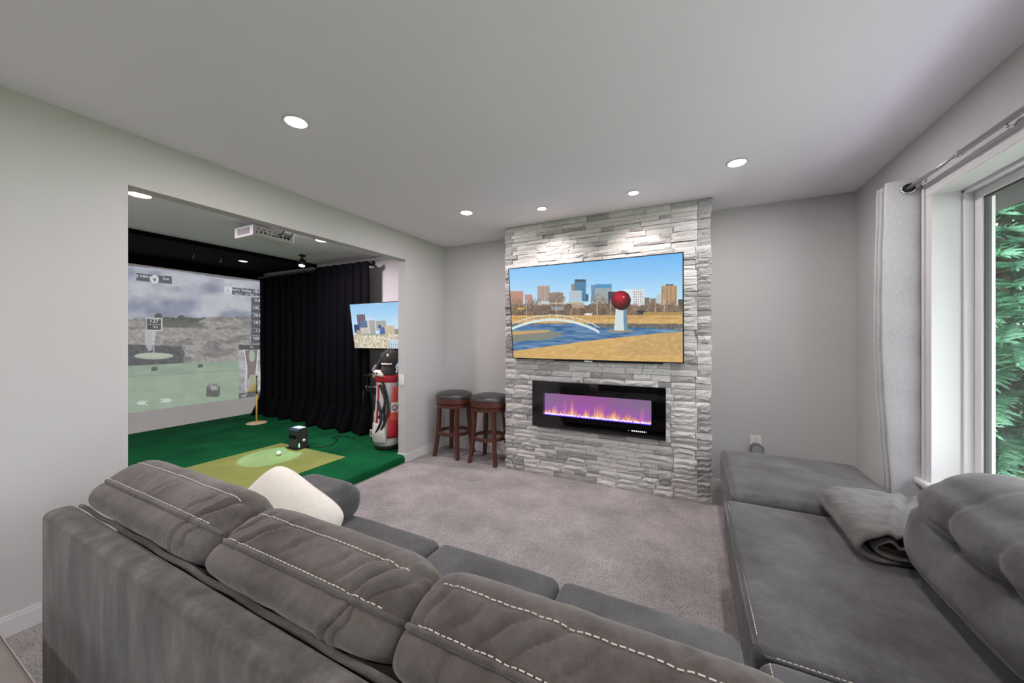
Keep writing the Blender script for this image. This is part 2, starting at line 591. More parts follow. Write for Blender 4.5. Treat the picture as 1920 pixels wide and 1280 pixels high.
# ------------------------------------------------------------------ window in the right wall
def build_window(name, WY0, WY1, label):
    base = (XR, (WY0 + WY1) / 2, WZ0)
    win = bpy.data.objects.new(name, None); COL.objects.link(win); win.location = base
    win['_w'] = list(base); struct(win)
    win['label'] = label
    cw = 0.075
    def casing(p0, p1, horiz):
        """stepped casing board on the wall face, outer band thicker"""
        m = MB()
        if horiz:
            z0, z1 = p0, p1; up = z1 > z0
            zo0, zo1 = (z1 - 0.02, z1)
            m.box(XR - 0.016, XR, WY0 - cw, WY1 + cw, z0, z1, 0.003)
            m.box(XR - 0.026, XR, WY0 - cw, WY1 + cw, zo0, zo1, 0.004)
            m.box(XR - 0.021, XR, WY0 - 0.012, WY1 + 0.012, z0, z0 + 0.012, 0.003)
        else:
            y0, y1 = min(p0, p1), max(p0, p1)
            out = p1
            oo = (y1 - 0.02, y1) if out == y1 else (y0, y0 + 0.02)
            ii = (y0, y0 + 0.012) if out == y1 else (y1 - 0.012, y1)
            m.box(XR - 0.016, XR, y0, y1, WZ0 - 0.02, WZ1, 0.003)
            m.box(XR - 0.026, XR, oo[0], oo[1], WZ0 - 0.02, WZ1 + cw, 0.004)
            m.box(XR - 0.021, XR, ii[0], ii[1], WZ0 - 0.02, WZ1, 0.003)
        return m
    casing(WZ1, WZ1 + cw, True).build('casing', 'white_trim', win)
    casing(WY1, WY1 + cw, False).build('casing', 'white_trim', win)
    casing(WY0, WY0 - cw, False).build('casing', 'white_trim', win)
    # jamb liners
    t = 0.012
    MB().box(XR - 0.020, WX, WY1 - 0.004, WY1, WZ0, WZ1).build('jamb', 'white_trim', win)
    MB().box(XR - 0.020, WX, WY0, WY0 + 0.004, WZ0, WZ1).build('jamb', 'white_trim', win)
    MB().box(XR - 0.020, WX, WY0, WY1, WZ1 - 0.004, WZ1).build('jamb', 'white_trim', win)
    # stool and apron
    m = MB(); m.box(XR - 0.05, WX - 0.02, WY0 - 0.09, WY1 + 0.09, WZ0 - 0.03, WZ0, 0.008)
    m.build('window_sill', 'white_trim', win)
    m = MB(); m.box(XR - 0.02, XR, WY0 - 0.07, WY1 + 0.07, WZ0 - 0.10, WZ0 - 0.03, 0.004)
    m.box(XR - 0.03, XR, WY0 - 0.07, WY1 + 0.07, WZ0 - 0.05, WZ0 - 0.03, 0.004)
    m.build('apron', 'white_trim', win)
    # stop boards and sash
    xs = XR + 0.088
    st = MB()
    for (y0, y1, z0, z1) in ((WY1 - 0.020, WY1, WZ0, WZ1), (WY0, WY0 + 0.020, WZ0, WZ1), (WY0, WY1, WZ1 - 0.02, WZ1), (WY0, WY1, WZ0, WZ0 + 0.02)):
        st.box(xs, xs + 0.035, y0, y1, z0, z1, 0.003)
    st.build('stop', 'white_trim', win)
    s = 0.048; xf = xs + 0.035
    y0, y1, z0, z1 = WY0 + 0.005, WY1 - 0.018, WZ0 + 0.012, WZ1 - 0.012
    sash = None
    for (a, b, c, d) in ((y1 - s, y1, z0, z1), (y0, y0 + s, z0, z1), (y0 + s, y1 - s, z1 - s, z1), (y0 + s, y1 - s, z0, z0 + s)):
        o = MB().box(xf, xf + 0.04, a, b, c, d, 0.004).build('sash', 'white_trim', win)
    g = MB()
    for (a, b, c, d) in ((y1 - s - 0.008, y1 - s, z0 + s, z1 - s), (y0 + s, y0 + s + 0.008, z0 + s, z1 - s), (y0 + s, y1 - s, z1 - s - 0.008, z1 - s), (y0 + s, y1 - s, z0 + s, z0 + s + 0.008)):
        g.box(xf + 0.01, xf + 0.03, a, b, c, d)
    g.build('gasket', 'gasket', win)
    MB().box(xf + 0.016, xf + 0.022, y0 + s, y1 - s, z0 + s, z1 - s).build('pane', 'window_glass', win)
build_window('window_1', WY0, WY1, 'large white framed picture window beside the sofa')
build_window('window_added_daylight', V0, V1, 'added unseen window behind the camera for extra daylight')

# ------------------------------------------------------------------ recessed lights
def downlight(label, x, y, r, lens, power, color, group, kind='AREA', proto={}):
    t = thing('recessed_downlight', label, 'ceiling light', (x, y, ZC), group)
    m = MB().lathe((x, y, ZC), [(r * 0.84, -0.001), (r * 0.86, -0.007), (r * 1.0, -0.005), (r * 1.03, 0.0)], 36)
    m.build('trim_ring', 'white_trim', t, True)
    m = MB().lathe((x, y, ZC), [(r * 0.84, -0.002), (r * 0.83, -0.008), (r * 0.6, -0.011), (0.001, -0.012)], 36)
    m.build('lens', lens, t, True)
    ld = bpy.data.lights.new('lamp_glow', kind)
    ld.energy = power; ld.color = color
    lo = bpy.data.objects.new('lamp_glow', ld); COL.objects.link(lo); lo.parent = t
    if kind == 'AREA':
        ld.shape = 'DISK'; ld.size = r * 1.6
        lo.location = (0, 0, -0.016)
    else:
        ld.shadow_soft_size = r * 0.5
        lo.location = (0, 0, -0.03)
        ld.spot_size = math.radians(104); ld.spot_blend = 1.0
        d = Vector((0, 0.42, -1)).normalized()
        lo.rotation_euler = d.to_track_quat('-Z', 'Y').to_euler()
    return t
NEUT = (1.0, 0.945, 0.975)
G1 = 'recessed lights in the lounge ceiling'
downlight('bright recessed ceiling light nearest the golf room opening', -1.82, 1.16, 0.058, 'lamp_lens', P_MAIN, NEUT, G1)
downlight('bright recessed ceiling light above the bar stools corner', -1.79, 2.68, 0.058, 'lamp_lens', P_MAIN, NEUT, G1)
downlight('bright recessed ceiling light right of the stone wall, toward the curtain', 0.257, 2.68, 0.058, 'lamp_lens', P_MAIN, NEUT, G1)
downlight('recessed ceiling light over the sofa corner, above the frame', 0.257, 1.16, 0.058, 'lamp_lens', P_MAIN, NEUT, G1)
for x, lb in ((-1.82, 'recessed ceiling light behind the sofa toward the left wall'), (0.257, 'recessed ceiling light behind the sofa toward the window wall')):
    downlight(lb, x, -0.9, 0.058, 'lamp_lens', P_MAIN, NEUT, G1)
G2 = 'small accent lights above the stone wall'
downlight('small recessed accent light over left half of stone wall', -1.153, 2.885, 0.044, 'lamp_lens_accent', P_STONE, (1, 0.88, 0.84), G2, 'SPOT')
downlight('small recessed accent light over right half of stone wall', -0.40, 2.885, 0.044, 'lamp_lens_accent', P_STONE, (1, 0.88, 0.84), G2, 'SPOT')
G3 = 'recessed lights in the golf room ceiling'
downlight('warm recessed light at the near end of golf room ceiling', -3.84, 1.21, 0.082, 'lamp_lens_warm', P_GOLF, (1, 0.87, 0.97), G3)
downlight('warm recessed light beyond the projector on golf room ceiling', -3.79, 2.71, 0.075, 'lamp_lens_warm', P_GOLF, (1, 0.87, 0.97), G3)

# ------------------------------------------------------------------ stone chimney breast
SX0, SX1, SY = -1.70, 0.14, 3.25
FX0, FX1, FZ0, FZ1 = -1.367, -0.188, 0.485, 0.916      # fireplace frame
br = struct(MB().box(SX0 + 0.02, SX1 - 0.02, SY + 0.03, YB, 0, ZC).build('wall_fireplace', 'mortar'))
br['label'] = 'stacked grey ledger stone chimney breast'
def stone_variant(seed):
    r = random.Random(seed)
    nx, nz = 4, 2
    v = []; f = []
    for j in range(nz + 1):
        for i in range(nx + 1):
            e = (i in (0, nx)) or (j in (0, nz))
            x = i / nx + (0 if i in (0, nx) else r.uniform(-0.06, 0.06))
            z = j / nz + (0 if j in (0, nz) else r.uniform(-0.15, 0.15))
            d = r.uniform(0.60, 0.86) if e else r.uniform(0.84, 1.06)
            if i in (0, nx): x += r.uniform(-0.004, 0.004)
            v.append((x, -d, z + (r.uniform(-0.02, 0.02) if j in (0, nz) else 0)))
    W_ = nx + 1
    for j in range(nz):
        for i in range(nx):
            a = j * W_ + i
            f.append((a, a + 1, a + 1 + W_, a + W_))
    ring = [i for i in range(W_)] + [j * W_ + nx for j in range(1, nz + 1)] + [nz * W_ + i for i in range(nx - 1, -1, -1)] + [j * W_ for j in range(nz - 1, 0, -1)]
    n0 = len(v)
    for k in ring:
        v.append((v[k][0], 0.0, v[k][2]))
    for q in range(len(ring)):
        p = (q + 1) % len(ring)
        f.append((ring[q], n0 + q, n0 + p, ring[p]))
    return v, f
VAR = [stone_variant(s) for s in range(14)]
VMESH = []
for (v, f) in VAR:
    me = bpy.data.meshes.new('stone')
    me.from_pydata(v, [], f); me.update(); me.materials.append(MATS['ledger_stone'])
    VMESH.append(me)
def stones():
    r = random.Random(5)
    pieces = []
    z = 0.0; row = 0
    panel = []
    while z < ZC - 0.012:
        h = r.choice([0.034, 0.039, 0.043, 0.047, 0.052, 0.058])
        if z + h > ZC - 0.025: h = ZC - 0.002 - z
        # columns: left edge, field, two right hand columns
        cols = [(SX0, SX0 + r.choice([0.075, 0.10, 0.13])), (None, -0.154 + r.choice([0, 0, 0.02])), (None, 0.042 + r.choice([0, 0, -0.015])), (None, SX1 + r.uniform(-0.008, 0.008))]
        x = SX0 + r.uniform(-0.008, 0.006)
        stops = [c[1] for c in cols]
        for k, e in enumerate(stops):
            while x < e - 0.01:
                w_ = e - x if k != 1 else r.choice([0.11, 0.14, 0.17, 0.2, 0.23, 0.27, 0.31])
                if k == 1 and e - (x + w_) < 0.08: w_ = e - x
                dep = r.choice([0.027, 0.031, 0.036, 0.041, 0.046])
                pieces.append((x, w_, z, h, dep))
                x += w_
            x = e
        z += h; row += 1
    vis = []; hid = []
    for p in pieces:
        x, w_, z, h, d = p
        if x > FX0 + 0.01 and x + w_ < FX1 - 0.01 and z > FZ0 + 0.005 and z + h < FZ1 - 0.005:
            continue
        behind_tv = x > -1.60 and x + w_ < -0.06 and z > 1.16 and z + h < 1.93
        (hid if behind_tv else vis).append(p)
    vis.sort(key=lambda p: -p[1] * p[3])
    rest = vis[300:] + hid
    rr = random.Random(11)
    for p in vis[:300]:
        x, w_, z, h, d = p
        o = bpy.data.objects.new('stone', rr.choice(VMESH)); COL.objects.link(o); o.parent = br
        o.location = (x + 0.0008, SY + 0.031, z + 0.0008); o.scale = (w_ - 0.0026, d, h - 0.0028)
    m = MB()
    def put(p, side=None):
        x, w_, z, h, d = p
        v, f = rr.choice(VAR)
        if side is None:
            m.add([(x + 0.0008 + a * (w_ - 0.0016), SY + 0.031 + b * d, z + 0.0008 + c * (h - 0.0016)) for (a, b, c) in v], f)
        elif side == 'r':
            m.add([(SX1 - 0.021 - b * d * 0.55, x + a * (w_ - 0.0016), z + c * (h - 0.0016)) for (a, b, c) in v], f)
        else:
            m.add([(SX0 + 0.021 + b * d * 0.55, x + a * (w_ - 0.0016), z + c * (h - 0.0016)) for (a, b, c) in v], f)
    for p in rest: put(p)
    for side in 'lr':
        z = 0
        while z < ZC - 0.012:
            h = rr.choice([0.042, 0.05, 0.06])
            if z + h > ZC - 0.025: h = ZC - 0.002 - z
            y = SY + 0.03; c = y + rr.uniform(0.08, 0.2)
            put((y, c - y, z, h, 0.034), side); put((c, YB - 0.003 - c, z, h, 0.034), side)
            z += h
    m.build('stone_infill', 'ledger_stone', br, kind='stuff')
stones()

# ------------------------------------------------------------------ pictures for screens
def homog(src, dst):
    A = []; B = []
    for (x, y), (u, v) in zip(src, dst):
        A.append([x, y, 1, 0, 0, 0, -u * x, -u * y]); B.append(u)
        A.append([0, 0, 0, x, y, 1, -v * x, -v * y]); B.append(v)
    h = np.linalg.solve(np.array(A, float), np.array(B, float))
    return np.append(h, 1).reshape(3, 3)

class Canvas:
    """small painter; shapes are given in sheet coordinates"""
    def __init__(self, nx, ny, H=None):
        u, v = np.meshgrid((np.arange(nx)) / (nx - 1), (np.arange(ny)) / (ny - 1))
        if H is None:
            self.X, self.Y = u, 1 - v
        else:
            q = H @ np.stack([u.ravel(), v.ravel(), np.ones(u.size)])
            self.X = (q[0] / q[2]).reshape(u.shape); self.Y = (q[1] / q[2]).reshape(u.shape)
        self.C = np.zeros(u.shape + (3,))
        self.nx, self.ny = nx, ny
    def put(self, mask, col, a=1.0):
        mask = np.asarray(mask, float) * a
        col = np.asarray(col, float)
        self.C = self.C * (1 - mask[..., None]) + col * mask[..., None]
    def rect(self, x0, y0, x1, y1, col, a=1.0):
        self.put((self.X >= x0) & (self.X <= x1) & (self.Y >= y0) & (self.Y <= y1), col, a)
    def poly(self, pts, col, a=1.0):
        X, Y = self.X, self.Y
        ins = np.zeros(X.shape, bool); n = len(pts)
        for i in range(n):
            x0, y0 = pts[i]; x1, y1 = pts[(i + 1) % n]
            if y0 == y1: continue
            c = ((Y >= min(y0, y1)) & (Y < max(y0, y1)) & (X < (x1 - x0) * (Y - y0) / (y1 - y0) + x0))
            ins ^= c
        self.put(ins, col, a); return ins
    def ell(self, cx, cy, rx, ry, col, a=1.0):
        m = ((self.X - cx) / rx) ** 2 + ((self.Y - cy) / ry) ** 2 <= 1
        self.put(m, col, a); return m
    def line(self, pts, wd, col, a=1.0):
        for (x0, y0), (x1, y1) in zip(pts[:-1], pts[1:]):
            dx, dy = x1 - x0, y1 - y0; L = dx * dx + dy * dy + 1e-9
            t = np.clip(((self.X - x0) * dx + (self.Y - y0) * dy) / L, 0, 1)
            d = np.hypot(self.X - x0 - t * dx, self.Y - y0 - t * dy)
            self.put(d < wd / 2, col, a)
    def building(self, x0, y0, x1, y1, col, sx=0, sy=0, dark=0.7):
        self.rect(x0, y0, x1, y1, col)
        m = (self.X >= x0) & (self.X <= x1) & (self.Y >= y0 + 6) & (self.Y <= y1)
        if sx: m = m & (((self.X - x0) % sx) < sx * 0.45)
        if sy: m = m & (((self.Y - y0) % sy) < sy * 0.5)
        if sx or sy: self.put(m, np.array(col) * dark)

def picture_object(name, cv, P00, PU, PV, mat, parent):
    """grid in the plane P00 + u*PU + v*PV with the canvas stored as a colour attribute"""
    nx, ny = cv.nx, cv.ny
    u, v = np.meshgrid(np.arange(nx) / (nx - 1), np.arange(ny) / (ny - 1))
    P = np.array(P00) + u[..., None] * np.array(PU) + v[..., None] * np.array(PV) - np.array(parent['_w'])
    idx = np.arange(nx * ny).reshape(ny, nx)
    F = np.stack([idx[:-1, :-1], idx[:-1, 1:], idx[1:, 1:], idx[1:, :-1]], -1).reshape(-1, 4)
    me = bpy.data.meshes.new(name)
    me.vertices.add(nx * ny); me.vertices.foreach_set('co', P.reshape(-1).astype(np.float32))
    me.loops.add(F.size); me.loops.foreach_set('vertex_index', F.reshape(-1).astype(np.int32))
    me.polygons.add(len(F)); me.polygons.foreach_set('loop_start', (np.arange(len(F)) * 4).astype(np.int32))
    me.update(calc_edges=True)
    a = me.color_attributes.new('picture', 'FLOAT_COLOR', 'POINT')
    c = np.ones((nx * ny, 4), np.float32); c[:, :3] = s2l(np.clip(cv.C, 0, 255)).reshape(-1, 3)
    a.data.foreach_set('color', c.reshape(-1))
    me.materials.append(MATS[mat])
    o = bpy.data.objects.new(name, me); COL.objects.link(o); o.parent = parent
    o['_w'] = list(parent['_w'])
    return o

def tv_city():
    H = homog([(0, 1), (1, 1), (1, 0), (0, 0)], [(75, 238), (1828, 68), (1828, 1178), (125, 1122)])
    c = Canvas(480, 270, H); X, Y = c.X, c.Y
    t = np.clip((Y - 80) / 480, 0, 1)[..., None]
    c.C = np.array([104, 178, 238]) * (1 - t) + np.array([190, 224, 246]) * t
    B = c.building
    B(60, 455, 220, 640, (192, 146, 126), 16, 18, .85); B(235, 490, 310, 640, (192, 148, 132), 14, 16, .85)
    B(362, 402, 484, 560, (196, 176, 168), 14, 0, .68); B(480, 470, 620, 600, (150, 142, 128), 16, 16, .75)
    B(698, 385, 740, 560, (158, 148, 138), 10, 0, .8); B(732, 338, 847, 560, (84, 134, 168), 18, 0, .88); c.rect(732, 338, 847, 362, (70, 84, 98))
    B(676, 452, 806, 580, (188, 202, 214), 14, 14, .78); B(847, 485, 872, 560, (70, 92, 112))
    B(900, 395, 940, 560, (112, 152, 182), 10, 0, .85); B(938, 386, 1108, 600, (156, 170, 174), 12, 14, .86); c.rect(938, 386, 1108, 424, (78, 146, 190))
    B(1072, 462, 1180, 620, (66, 68, 80), 14, 14, .7); B(1225, 437, 1330, 600, (206, 226, 238)); B(1330, 437, 1436, 620, (226, 226, 224), 22, 24, .5)
    B(1440, 520, 1490, 620, (116, 106, 100)); B(1500, 530, 1560, 620, (122, 116, 112), 14, 14, .8); B(1560, 484, 1615, 620, (190, 200, 208), 12, 12, .85)
    B(1615, 400, 1772, 620, (206, 170, 126), 20, 0, .62); c.rect(1655, 386, 1735, 402, (90, 92, 98)); B(1780, 540, 1860, 640, (84, 84, 78))
    # tree belt with bare crowns
    n1 = vnoise(X, Y, 3, 4, 26); n2 = vnoise(X, Y, 5, 3, 60); n3 = vnoise(X, Y * .7, 9, 2, 6)
    edge = 600 - 45 * (n2 - .3)
    belt = (Y > edge) & (Y < 705)
    colr = np.stack([118 + 60 * (n3 - .5), 100 + 50 * (n3 - .5), 84 + 44 * (n3 - .5)], -1) * (0.72 + .56 * n1)[..., None]
    c.C = np.where((belt & ((n1 + .4 * n3 > .42) | (Y > 618)))[..., None], colr, c.C)
    for (cx, cy, r) in ((555, 555, 92), (978, 575, 92), (320, 600, 84), (150, 600, 80), (1500, 610, 70), (1720, 630, 80), (1350, 625, 50), (720, 640, 60), (1640, 620, 60)):
        d = np.hypot(X - cx, (Y - cy)) / r
        c.C = np.where(((d < 1) & (n3 > .36 + .22 * d))[..., None], colr * 1.12, c.C)
        c.line([(cx, cy), (cx, 700)], 7, (112, 96, 82))
    c.rect(360, 572, 830, 584, (196, 184, 160)); c.rect(705, 575, 830, 625, (178, 160, 134), .8)
    c.rect(500, 612, 625, 650, (150, 160, 168), .8); c.rect(160, 622, 235, 640, (206, 168, 70))
    for x in (250, 550, 960, 1098, 1552, 1640): c.rect(x - 4, 540, x + 4, 700, (196, 190, 182), .8)
    c.ell(872, 690, 42, 11, (228, 228, 226)); c.ell(440, 698, 40, 10, (44, 46, 56)); c.ell(1410, 668, 45, 16, (48, 52, 62))
    # dry grass bands
    g = vnoise(X, Y * 3, 12, 4, 40)
    grass = np.stack([206 + 40 * (g - .5), 168 + 40 * (g - .5), 106 + 34 * (g - .5)], -1)
    c.C = np.where((Y > 700)[..., None], grass, c.C)
    tuft = (Y > 700) & (Y < 740) & ((X < 1450) | (X > 1540)) & (((X + 6 * n3) % 24) < 9) & (Y > 716)
    c.put(tuft, (150, 112, 62), .75)
    c.put((Y > 668) & (Y < 702) & (X > 1430), (168, 140, 84))
    rk = vnoise(X, Y, 21, 3, 16)
    bank = (Y > 776 + 12 * (X / 1828)) & (Y < 838)
    c.C = np.where(bank[..., None], np.stack([104 + 70 * (rk - .5)] * 3, -1) * np.array([1, .98, .92]), c.C)
    pond = c.poly([(60, 806), (560, 784), (900, 790), (1000, 826), (1400, 826), (1870, 846), (1870, 868), (1600, 882), (1000, 942), (60, 1064)], (84, 128, 168))
    wv = vnoise(X * .35, Y * 3, 31, 4, 40)
    c.C = np.where(pond[..., None], np.array([72, 112, 154]) + (wv[..., None] - .4) * np.array([120, 110, 90]), c.C)
    c.poly([(60, 880), (480, 848), (630, 892), (510, 938), (60, 970)], (128, 132, 122))
    c.poly([(60, 860), (470, 846), (492, 866), (60, 900)], (196, 160, 104))
    c.ell(1190, 858, 140, 17, (150, 136, 118))
    c.put((Y > 950 + (1400 - X) * .28) & (X > 1150) & (Y < 1090 + 30 * rk) & (rk > .42), (170, 142, 104), .4)
    # plain stand-ins: a pale arched footbridge and a red ball on a pale plinth
    top = []; bot = []
    for k in range(25):
        s = k / 24; x = 60 + 920 * s
        y = 858 - 128 * math.sin(PI * min(1, s * .98 + .02)) ** .8
        top.append((x, y)); bot.append((x, y + 26))
    c.poly(top + bot[::-1], (214, 228, 226))
    for k in range(1, 25, 2): c.line([top[k], (top[k][0], top[k][1] - 34)], 5, (206, 220, 220))
    c.line([(x, y - 34) for x, y in top[1:]], 6, (222, 232, 230))
    c.poly([(1150, 630), (1256, 630), (1276, 852), (1130, 852)], (206, 220, 222)); c.poly([(1222, 630), (1256, 630), (1276, 852), (1232, 852)], (108, 140, 156))
    cx, cy, r = 1203, 550, 98
    m = np.hypot(X - cx, Y - cy) / r
    sh = np.clip(1.05 - np.hypot(X - cx + 20, Y - cy + 36) / (r * 1.5), .2, 1)
    c.C = np.where((m < 1)[..., None], np.array([206, 22, 46]) * sh[..., None], c.C)
    c.ell(1228, 515, 9, 9, (236, 150, 160))
    return c

def tv_downtown():
    c = Canvas(220, 124); X, Y = c.X * 1000, c.Y * 560
    c.X, c.Y = X, Y
    t = np.clip(Y / 330, 0, 1)[..., None]
    c.C = np.array([140, 196, 236]) * (1 - t) + np.array([196, 224, 244]) * t
    cl = vnoise(X, Y * 2.4, 4, 3, 160)
    c.put(np.clip((cl - .55) * 2, 0, .6), (226, 222, 236))
    n3 = vnoise(X, Y, 8, 3, 14)
    B = c.building
    B(105, 130, 250, 330, (128, 108, 128), 30, 0, .6); B(30, 255, 120, 360, (24, 66, 130), 18, 18, .7)
    B(150, 210, 270, 350, (92, 122, 158), 0, 14, .8); B(270, 205, 400, 380, (176, 176, 172), 14, 12, .6); c.rect(270, 205, 310, 380, (206, 202, 194))
    B(420, 215, 590, 340, (180, 178, 172), 0, 18, .85); B(460, 265, 500, 310, (52, 74, 110))
    B(140, 300, 280, 390, (206, 200, 190), 22, 24, .75); c.poly([(470, 360), (500, 300), (560, 300), (610, 380), (470, 380)], (70, 108, 160))
    B(560, 280, 720, 400, (206, 190, 164), 20, 22, .85); B(720, 320, 1000, 400, (150, 150, 144), 20, 16, .7)
    B(60, 330, 150, 420, (184, 168, 150), 20, 20, .7)
    low = Y > 385
    c.C = np.where(low[..., None], np.array([206, 196, 172]) + (n3[..., None] - .5) * np.array([170, 170, 170]), c.C)
    c.rect(170, 382, 560, 398, (120, 140, 124), .7)
    for k in range(7):
        c.line([(180 + 40 * k, 400), (60 + 90 * k, 560)], 6, (236, 226, 204), .7)
    B(600, 450, 1000, 560, (206, 222, 236), 34, 24, .55)
    return c

GH = homog([(.413, 1), (1, 1), (1, 0), (.413, 0)], [(38, 55), (985, 175), (985, 1095), (38, 1250)])
GHI = np.linalg.inv(GH)
def golf_hole():
    c = Canvas(420, 340, GH); X, Y = c.X, c.Y
    U, V = np.meshgrid(np.arange(420) / 419, np.arange(340) / 339)
    def rp(x0, y0, x1, y1, col, a=1.0):
        s = lambda y: 0.000243 * (572 - y) * (x1 - x0)
        return c.poly([(x0, y0), (x1, y0 + s(y0)), (x1, y1 + s(y1)), (x0, y1)], col, a)
    n = vnoise(X, Y * 1.8, 2, 4, 210); n2 = vnoise(X, Y * 1.5, 6, 4, 70)
    t = np.clip((n - .34) * 3.2, 0, 1)[..., None]
    c.C = np.array([140, 146, 164]) * (1 - t) + np.array([190, 192, 200]) * t + (n2[..., None] - .5) * 22
    # dark ridge and far trees
    c.put((Y > 432 + 18 * (n2 - .5)) & (X > 225) & (X < 580), (98, 102, 96))
    for (x, y, r) in ((225, 424, 26), (395, 438, 26), (330, 446, 18), (470, 452, 20)):
        c.put(np.hypot(X - x, (Y - y) * 1.3) < r * (0.7 + .6 * n2), (88, 94, 88))
    # rocks
    a = vnoise(X * .6 + Y * .5, Y * 2.2, 14, 5, 70); b = vnoise(X - Y * .9, Y * 1.2, 17, 4, 20)
    ridge = np.abs(a - .5) * 2
    v = 138 + 60 * (a - .42) + 54 * (b - .5) + 16 * (ridge < .1)
    rocks = (Y > 500 - 70 * np.clip((X - 420) / 180, 0, 1) + 26 * (n2 - .5)) | ((X < 225) & (Y > 430 + 20 * n2))
    c.C = np.where(rocks[..., None], np.stack([v, v * .985, v * .97], -1), c.C)
    c.put((Y > 470) & (Y < 505) & (X > 225) & (X < 560), (104, 108, 102), .8)
    lake = (Y > 622 + .04 * X) & (Y < 775) & (X < 415 + 60 * (b - .5))
    c.C = np.where(lake[..., None], np.array([92, 94, 96]) + (b[..., None] - .5) * 40, c.C)
    c.poly([(125, 530), (178, 530), (180, 660), (150, 672), (122, 610)], (182, 186, 192), .8)
    c.poly([(178, 530), (206, 530), (196, 600), (192, 690), (186, 690)], (196, 200, 204), .8)
    c.ell(190, 704, 146, 23, (170, 180, 166)); c.ell(190, 698, 130, 15, (178, 188, 172))
    # tee ground
    gl = lambda x: 772 - .044 * (x - 38)
    g = vnoise(X, Y * 2, 23, 4, 90)
    tee = Y > gl(X)
    c.C = np.where(tee[..., None], np.array([146, 164, 146]) + (g[..., None] - .5) * 26, c.C)
    c.put((np.abs(Y - gl(X) - 76 + .008 * X) < 3), (126, 142, 126), .7)
    c.put(tee & (Y > gl(X) + 78 - .008 * X), (154, 174, 154), .45)
    # markers
    for (x, y, s) in ((195, 797, 22), (537, 776, 19)):
        rp(x - s, y - s * .55, x + s, y + s * .62, (88, 92, 94)); c.ell(x, y - s * .55, s * .8, s * .35, (104, 108, 108))
    c.poly([(578, 990), (582, 925), (600, 902), (662, 898), (680, 925), (682, 982), (660, 994)], (96, 100, 98)); c.ell(632, 920, 44, 20, (116, 120, 116))
    for d in (0, 12): c.line([(608 + d, 908), (622 + d, 944), (632 + d, 916), (646 + d, 944), (652 + d, 908)], 5, (176, 182, 176))
    for x in (100, 122, 62 + 16): c.line([(x + 16, 1022), (x - 14, 1036), (x + 16, 1046)], 7, (206, 216, 208))
    for x in (262, 286, 310): c.line([(x - 20, 1006), (x + 12, 1016), (x - 20, 1030)], 7, (206, 216, 208))
    # overlays
    bar = (84, 86, 94)
    rp(62, 118, 322, 172, bar, .9); c.ell(195, 165, 33, 31, (210, 214, 222)); c.poly([(178, 152), (195, 162), (212, 152), (197, 182)], (92, 98, 110))
    rp(712, 212, 768, 262, (206, 208, 216)); rp(770, 222, 946, 272, bar, .9); rp(952, 240, 1010, 282, bar, .9)
    rp(915, 292, 1010, 616, bar, .9)
    for y in (345, 402, 455, 508, 560): rp(915, y, 1010, y + 3, (150, 152, 160))
    rp(820, 628, 1010, 662, (74, 76, 82), .9)
    m = rp(822, 662, 1010, 975, (168, 168, 170)); mm = vnoise(X - Y * .5, Y, 41, 4, 30)
    c.C = np.where(m[..., None], np.array([166, 166, 168]) + (mm[..., None] - .5) * 90, c.C)
    c.poly([(865, 664), (962, 664), (950, 790), (940, 835), (905, 838), (884, 895), (886, 800)], (122, 108, 110), .9)
    c.ell(918, 705, 22, 42, (164, 180, 158)); c.poly([(905, 838), (940, 835), (960, 930), (920, 950), (892, 930)], (160, 164, 140), .9)
    c.line([(862, 664), (880, 780), (868, 920), (884, 952), (950, 950), (985, 920), (985, 840), (950, 812), (965, 664)], 6, (222, 222, 226))
    rp(822, 968, 1010, 1006, (84, 84, 88), .9)
    rp(132, 434, 252, 526, (206, 208, 210)); rp(138, 441, 246, 519, (80, 84, 84)); rp(142, 480, 242, 483, (170, 172, 172))
    # cloth round the projected picture, its room-lit grey painted into the glow
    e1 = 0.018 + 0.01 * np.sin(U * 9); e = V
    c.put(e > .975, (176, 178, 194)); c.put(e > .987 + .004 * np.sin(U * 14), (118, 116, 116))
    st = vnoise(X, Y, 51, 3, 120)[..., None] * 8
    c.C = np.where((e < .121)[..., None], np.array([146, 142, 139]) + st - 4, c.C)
    return c

